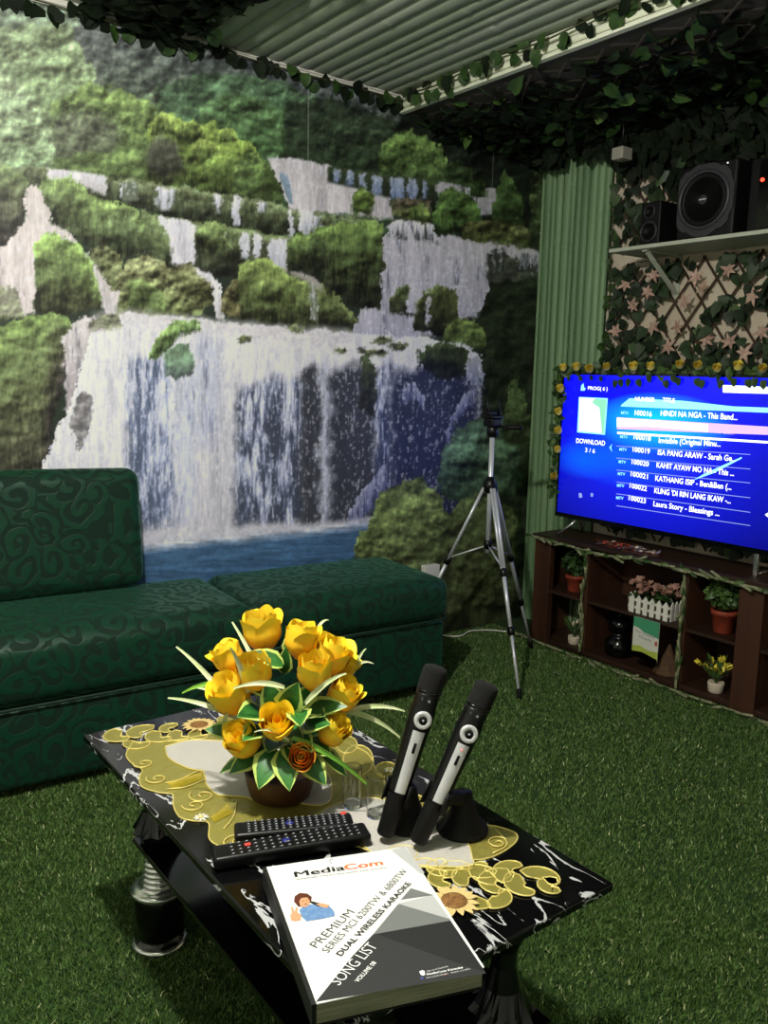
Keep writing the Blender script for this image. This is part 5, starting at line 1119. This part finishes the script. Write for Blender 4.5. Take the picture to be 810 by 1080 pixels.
twigs('pale twig garland down the left divider of the cabinet', [(CX0-.006, 2.190, CZ-.02), (CX0-.007, 2.184, .36), (CX0-.006, 2.200, .25), (CX0-.006, 2.185, .14), (CX0-.006, 2.190, .045)], 18)
twigs('pale twig garland down the right divider of the cabinet', [(CX0-.006, 1.735, CZ-.02), (CX0-.007, 1.726, .34), (CX0-.006, 1.736, .22), (CX0-.006, 1.728, .12), (CX0-.006, 1.732, .045)], 18)
twigs('pale twig garland along the turf at the foot of the cabinet', [(CX0-.012, 2.60, .018), (CX0-.016, 2.46, .014), (CX0-.026, 2.25, .012), (CX0-.032, 2.0, .012), (CX0-.026, 1.75, .014), (CX0-.022, 1.5, .014), (CX0-.02, 1.2, .014)], 46)
# ------------------------------------------------------------------ ivy overhead
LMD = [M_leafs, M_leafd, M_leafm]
def ivy_field(name, label, x0, x1, y0, y1, zf, n, L, W_, wts, slat=True, drop=.06):
    t = thing(name, label, 'trellis', ((x0+x1)/2, (y0+y1)/2, zf(x0, y0)-.02), 'ivy trellises' if name == 'ivy_trellis' else None); b = MB()
    if slat:
        for s in (-1, 1):
            o = y0-2
            while o < y1+2:
                pts = [(xx, o+s*(xx-x0)*1.25, zf(xx, y0)-.012-(.006 if s > 0 else 0)) for xx in np.linspace(x0+.01, x1-.02, 24)]; pts = [p for p in pts if y0 < p[1] < y1]
                if len(pts) > 1: b.tube([pts[0], pts[-1]], .0045, 5)
                o += .15
        b.build('lattice', mat('ceiling_willow_rod', C8(38, 33, 27), .85), t)
    b = MB()
    for k in range(n):
        xx, yy = R(x0+.01, x1-.03), R(y0, y1)
        if slat and x0 > 2 and xx < 2.55 and R(0, 1) > .28+.72*(xx-2.13)/.45: continue
        rleaf(b, (xx, yy, zf(xx, yy)-R(.012, drop)), (0, 0, -1), L, W_, wts, 'ivy', .35)
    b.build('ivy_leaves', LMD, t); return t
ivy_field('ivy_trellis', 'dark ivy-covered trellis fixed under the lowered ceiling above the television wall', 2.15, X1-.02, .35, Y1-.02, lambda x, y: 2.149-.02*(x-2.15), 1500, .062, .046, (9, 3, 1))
t2 = thing('ivy_fringe', 'thick dark ivy fringe where the lowered ceiling meets the television wall, over the speakers', 'trellis', (2.85, 1.6, 2.0)); b = MB()
b.tube([(2.86, .4, 2.12), (2.86, 2.7, 2.12)], .004, 5); b.build('vine', M_vine, t2); b = MB()
for k in range(900):
    y = R(.5, 2.72); f = R(0, 1)
    low = 2.0-.11*min(1, max(0, (2.3-y)/.25))-.04*math.sin(y*23)
    zz = 2.13-f*(2.13-low)+R(-.015, .015)
    if y > 2.35 and zz < 2.06: continue
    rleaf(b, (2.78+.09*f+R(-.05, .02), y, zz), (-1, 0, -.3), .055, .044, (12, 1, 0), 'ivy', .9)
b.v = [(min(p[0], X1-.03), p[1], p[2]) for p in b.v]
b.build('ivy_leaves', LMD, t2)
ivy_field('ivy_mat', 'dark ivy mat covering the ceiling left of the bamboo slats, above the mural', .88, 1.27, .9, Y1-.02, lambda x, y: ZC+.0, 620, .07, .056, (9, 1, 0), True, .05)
def hangers(name, label, pts, L, W_, wts, mats, nrm):
    return pts
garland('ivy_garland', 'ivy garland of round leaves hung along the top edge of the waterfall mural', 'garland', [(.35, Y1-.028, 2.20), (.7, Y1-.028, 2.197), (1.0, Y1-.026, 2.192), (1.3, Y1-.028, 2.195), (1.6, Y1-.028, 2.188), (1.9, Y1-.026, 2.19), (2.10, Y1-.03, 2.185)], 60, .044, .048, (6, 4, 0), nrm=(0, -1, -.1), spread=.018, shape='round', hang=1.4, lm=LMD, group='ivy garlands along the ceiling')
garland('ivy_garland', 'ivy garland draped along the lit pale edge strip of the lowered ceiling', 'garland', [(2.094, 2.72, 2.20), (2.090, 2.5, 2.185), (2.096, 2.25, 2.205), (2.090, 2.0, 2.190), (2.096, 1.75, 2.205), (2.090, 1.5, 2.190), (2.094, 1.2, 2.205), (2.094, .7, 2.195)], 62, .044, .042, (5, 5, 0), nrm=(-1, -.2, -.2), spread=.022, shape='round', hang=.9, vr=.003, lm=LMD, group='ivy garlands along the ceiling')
# small fitting among the leaves
ft = MB(); c = Vector(onx(656, 162, 2.70)); ft.rbox((2.67, c.y-.026, c.z-.024), (2.73, c.y+.026, c.z+.02), .005); ft.tube([(2.70, c.y, c.z+.018), (2.70, c.y, 2.149)], .004, 8, 1); o = ft.build('junction_box', [mat('dull_plastic', C8(150, 148, 136), .6), M_black], loc=c); tag(o, 'small white plastic fitting among the ceiling ivy to the right of the bamboo strip', 'fitting')
# ------------------------------------------------------------------ artificial turf
rng = np.random.RandomState(3)
def scat(n, x0, x1, y0, y1): return np.stack([rng.uniform(x0, x1, n), rng.uniform(y0, y1, n)], 1)
pts = np.concatenate([scat(230000, .15, 1.6, .45, 2.45), scat(130000, 1.3, 2.72, .75, 2.74), scat(30000, -.9, 2.7, -.3, 2.4)])
dcam = np.hypot(pts[:, 0], pts[:, 1])
n = len(pts); hgt = rng.uniform(.006, .012, n); wid = rng.uniform(.0009, .0016, n)*(.8+.35*dcam); az = rng.uniform(0, 2*PI, n); ln = rng.uniform(.15, 1.0, n)*hgt; a2 = rng.uniform(0, 2*PI, n)
base = np.column_stack([pts, np.zeros(n)]); sd = np.column_stack([np.cos(az)*wid, np.sin(az)*wid, np.zeros(n)]); tipv = np.column_stack([np.cos(a2)*ln, np.sin(a2)*ln, hgt])
vv = np.stack([base-sd, base+sd, base+tipv], 1).reshape(-1, 3).astype(np.float32)
me = bpy.data.meshes.new('artificial_turf'); me.vertices.add(3*n); me.vertices.foreach_set('co', vv.ravel()); me.loops.add(3*n); me.loops.foreach_set('vertex_index', np.arange(3*n, dtype=np.int32)); me.polygons.add(n); me.polygons.foreach_set('loop_start', np.arange(0, 3*n, 3, dtype=np.int32)); me.update(calc_edges=True)
pal = np.array([C8(76, 104, 48), C8(90, 118, 60), C8(62, 90, 40), C8(108, 130, 74), C8(186, 192, 140)]); cc = pal[rng.choice(5, n, p=(.34, .3, .22, .11, .03))]*rng.uniform(.85, 1.15, (n, 1))
at = me.color_attributes.new('Col', 'FLOAT_COLOR', 'POINT'); at.data.foreach_set('color', np.repeat(np.concatenate([cc, np.ones((n, 1))], 1), 3, 0).astype(np.float32).ravel())
me.materials.append(attr_mat('turf_blades', rough=.5, spec=.35)); tf = bpy.data.objects.new('artificial_turf', me); COL.objects.link(tf)
tag(tf, 'short green artificial turf covering the whole floor', 'artificial grass', kind='stuff')
# ------------------------------------------------------------------ light
def lamp(name, kind, loc, power, col, **k):
    d = bpy.data.lights.new(name, kind); d.energy = power; d.color = col
    for a, v in k.items(): setattr(d, a, v)
    o = bpy.data.objects.new(name, d); COL.objects.link(o); o.location = loc; return o
lamp('ceiling_bulb', 'POINT', (.255, .945, 1.96), 116, (1, .965, .91), shadow_soft_size=.035)
w = bpy.data.worlds.new('world'); S.world = w; w.use_nodes = True; w.node_tree.nodes['Background'].inputs[0].default_value = (.5, .6, .55, 1); w.node_tree.nodes['Background'].inputs[1].default_value = .05
S.view_settings.view_transform = 'Standard'; S.view_settings.look = 'None'; S.view_settings.exposure = 0; S.view_settings.gamma = 1; S.view_settings.use_curve_mapping = False
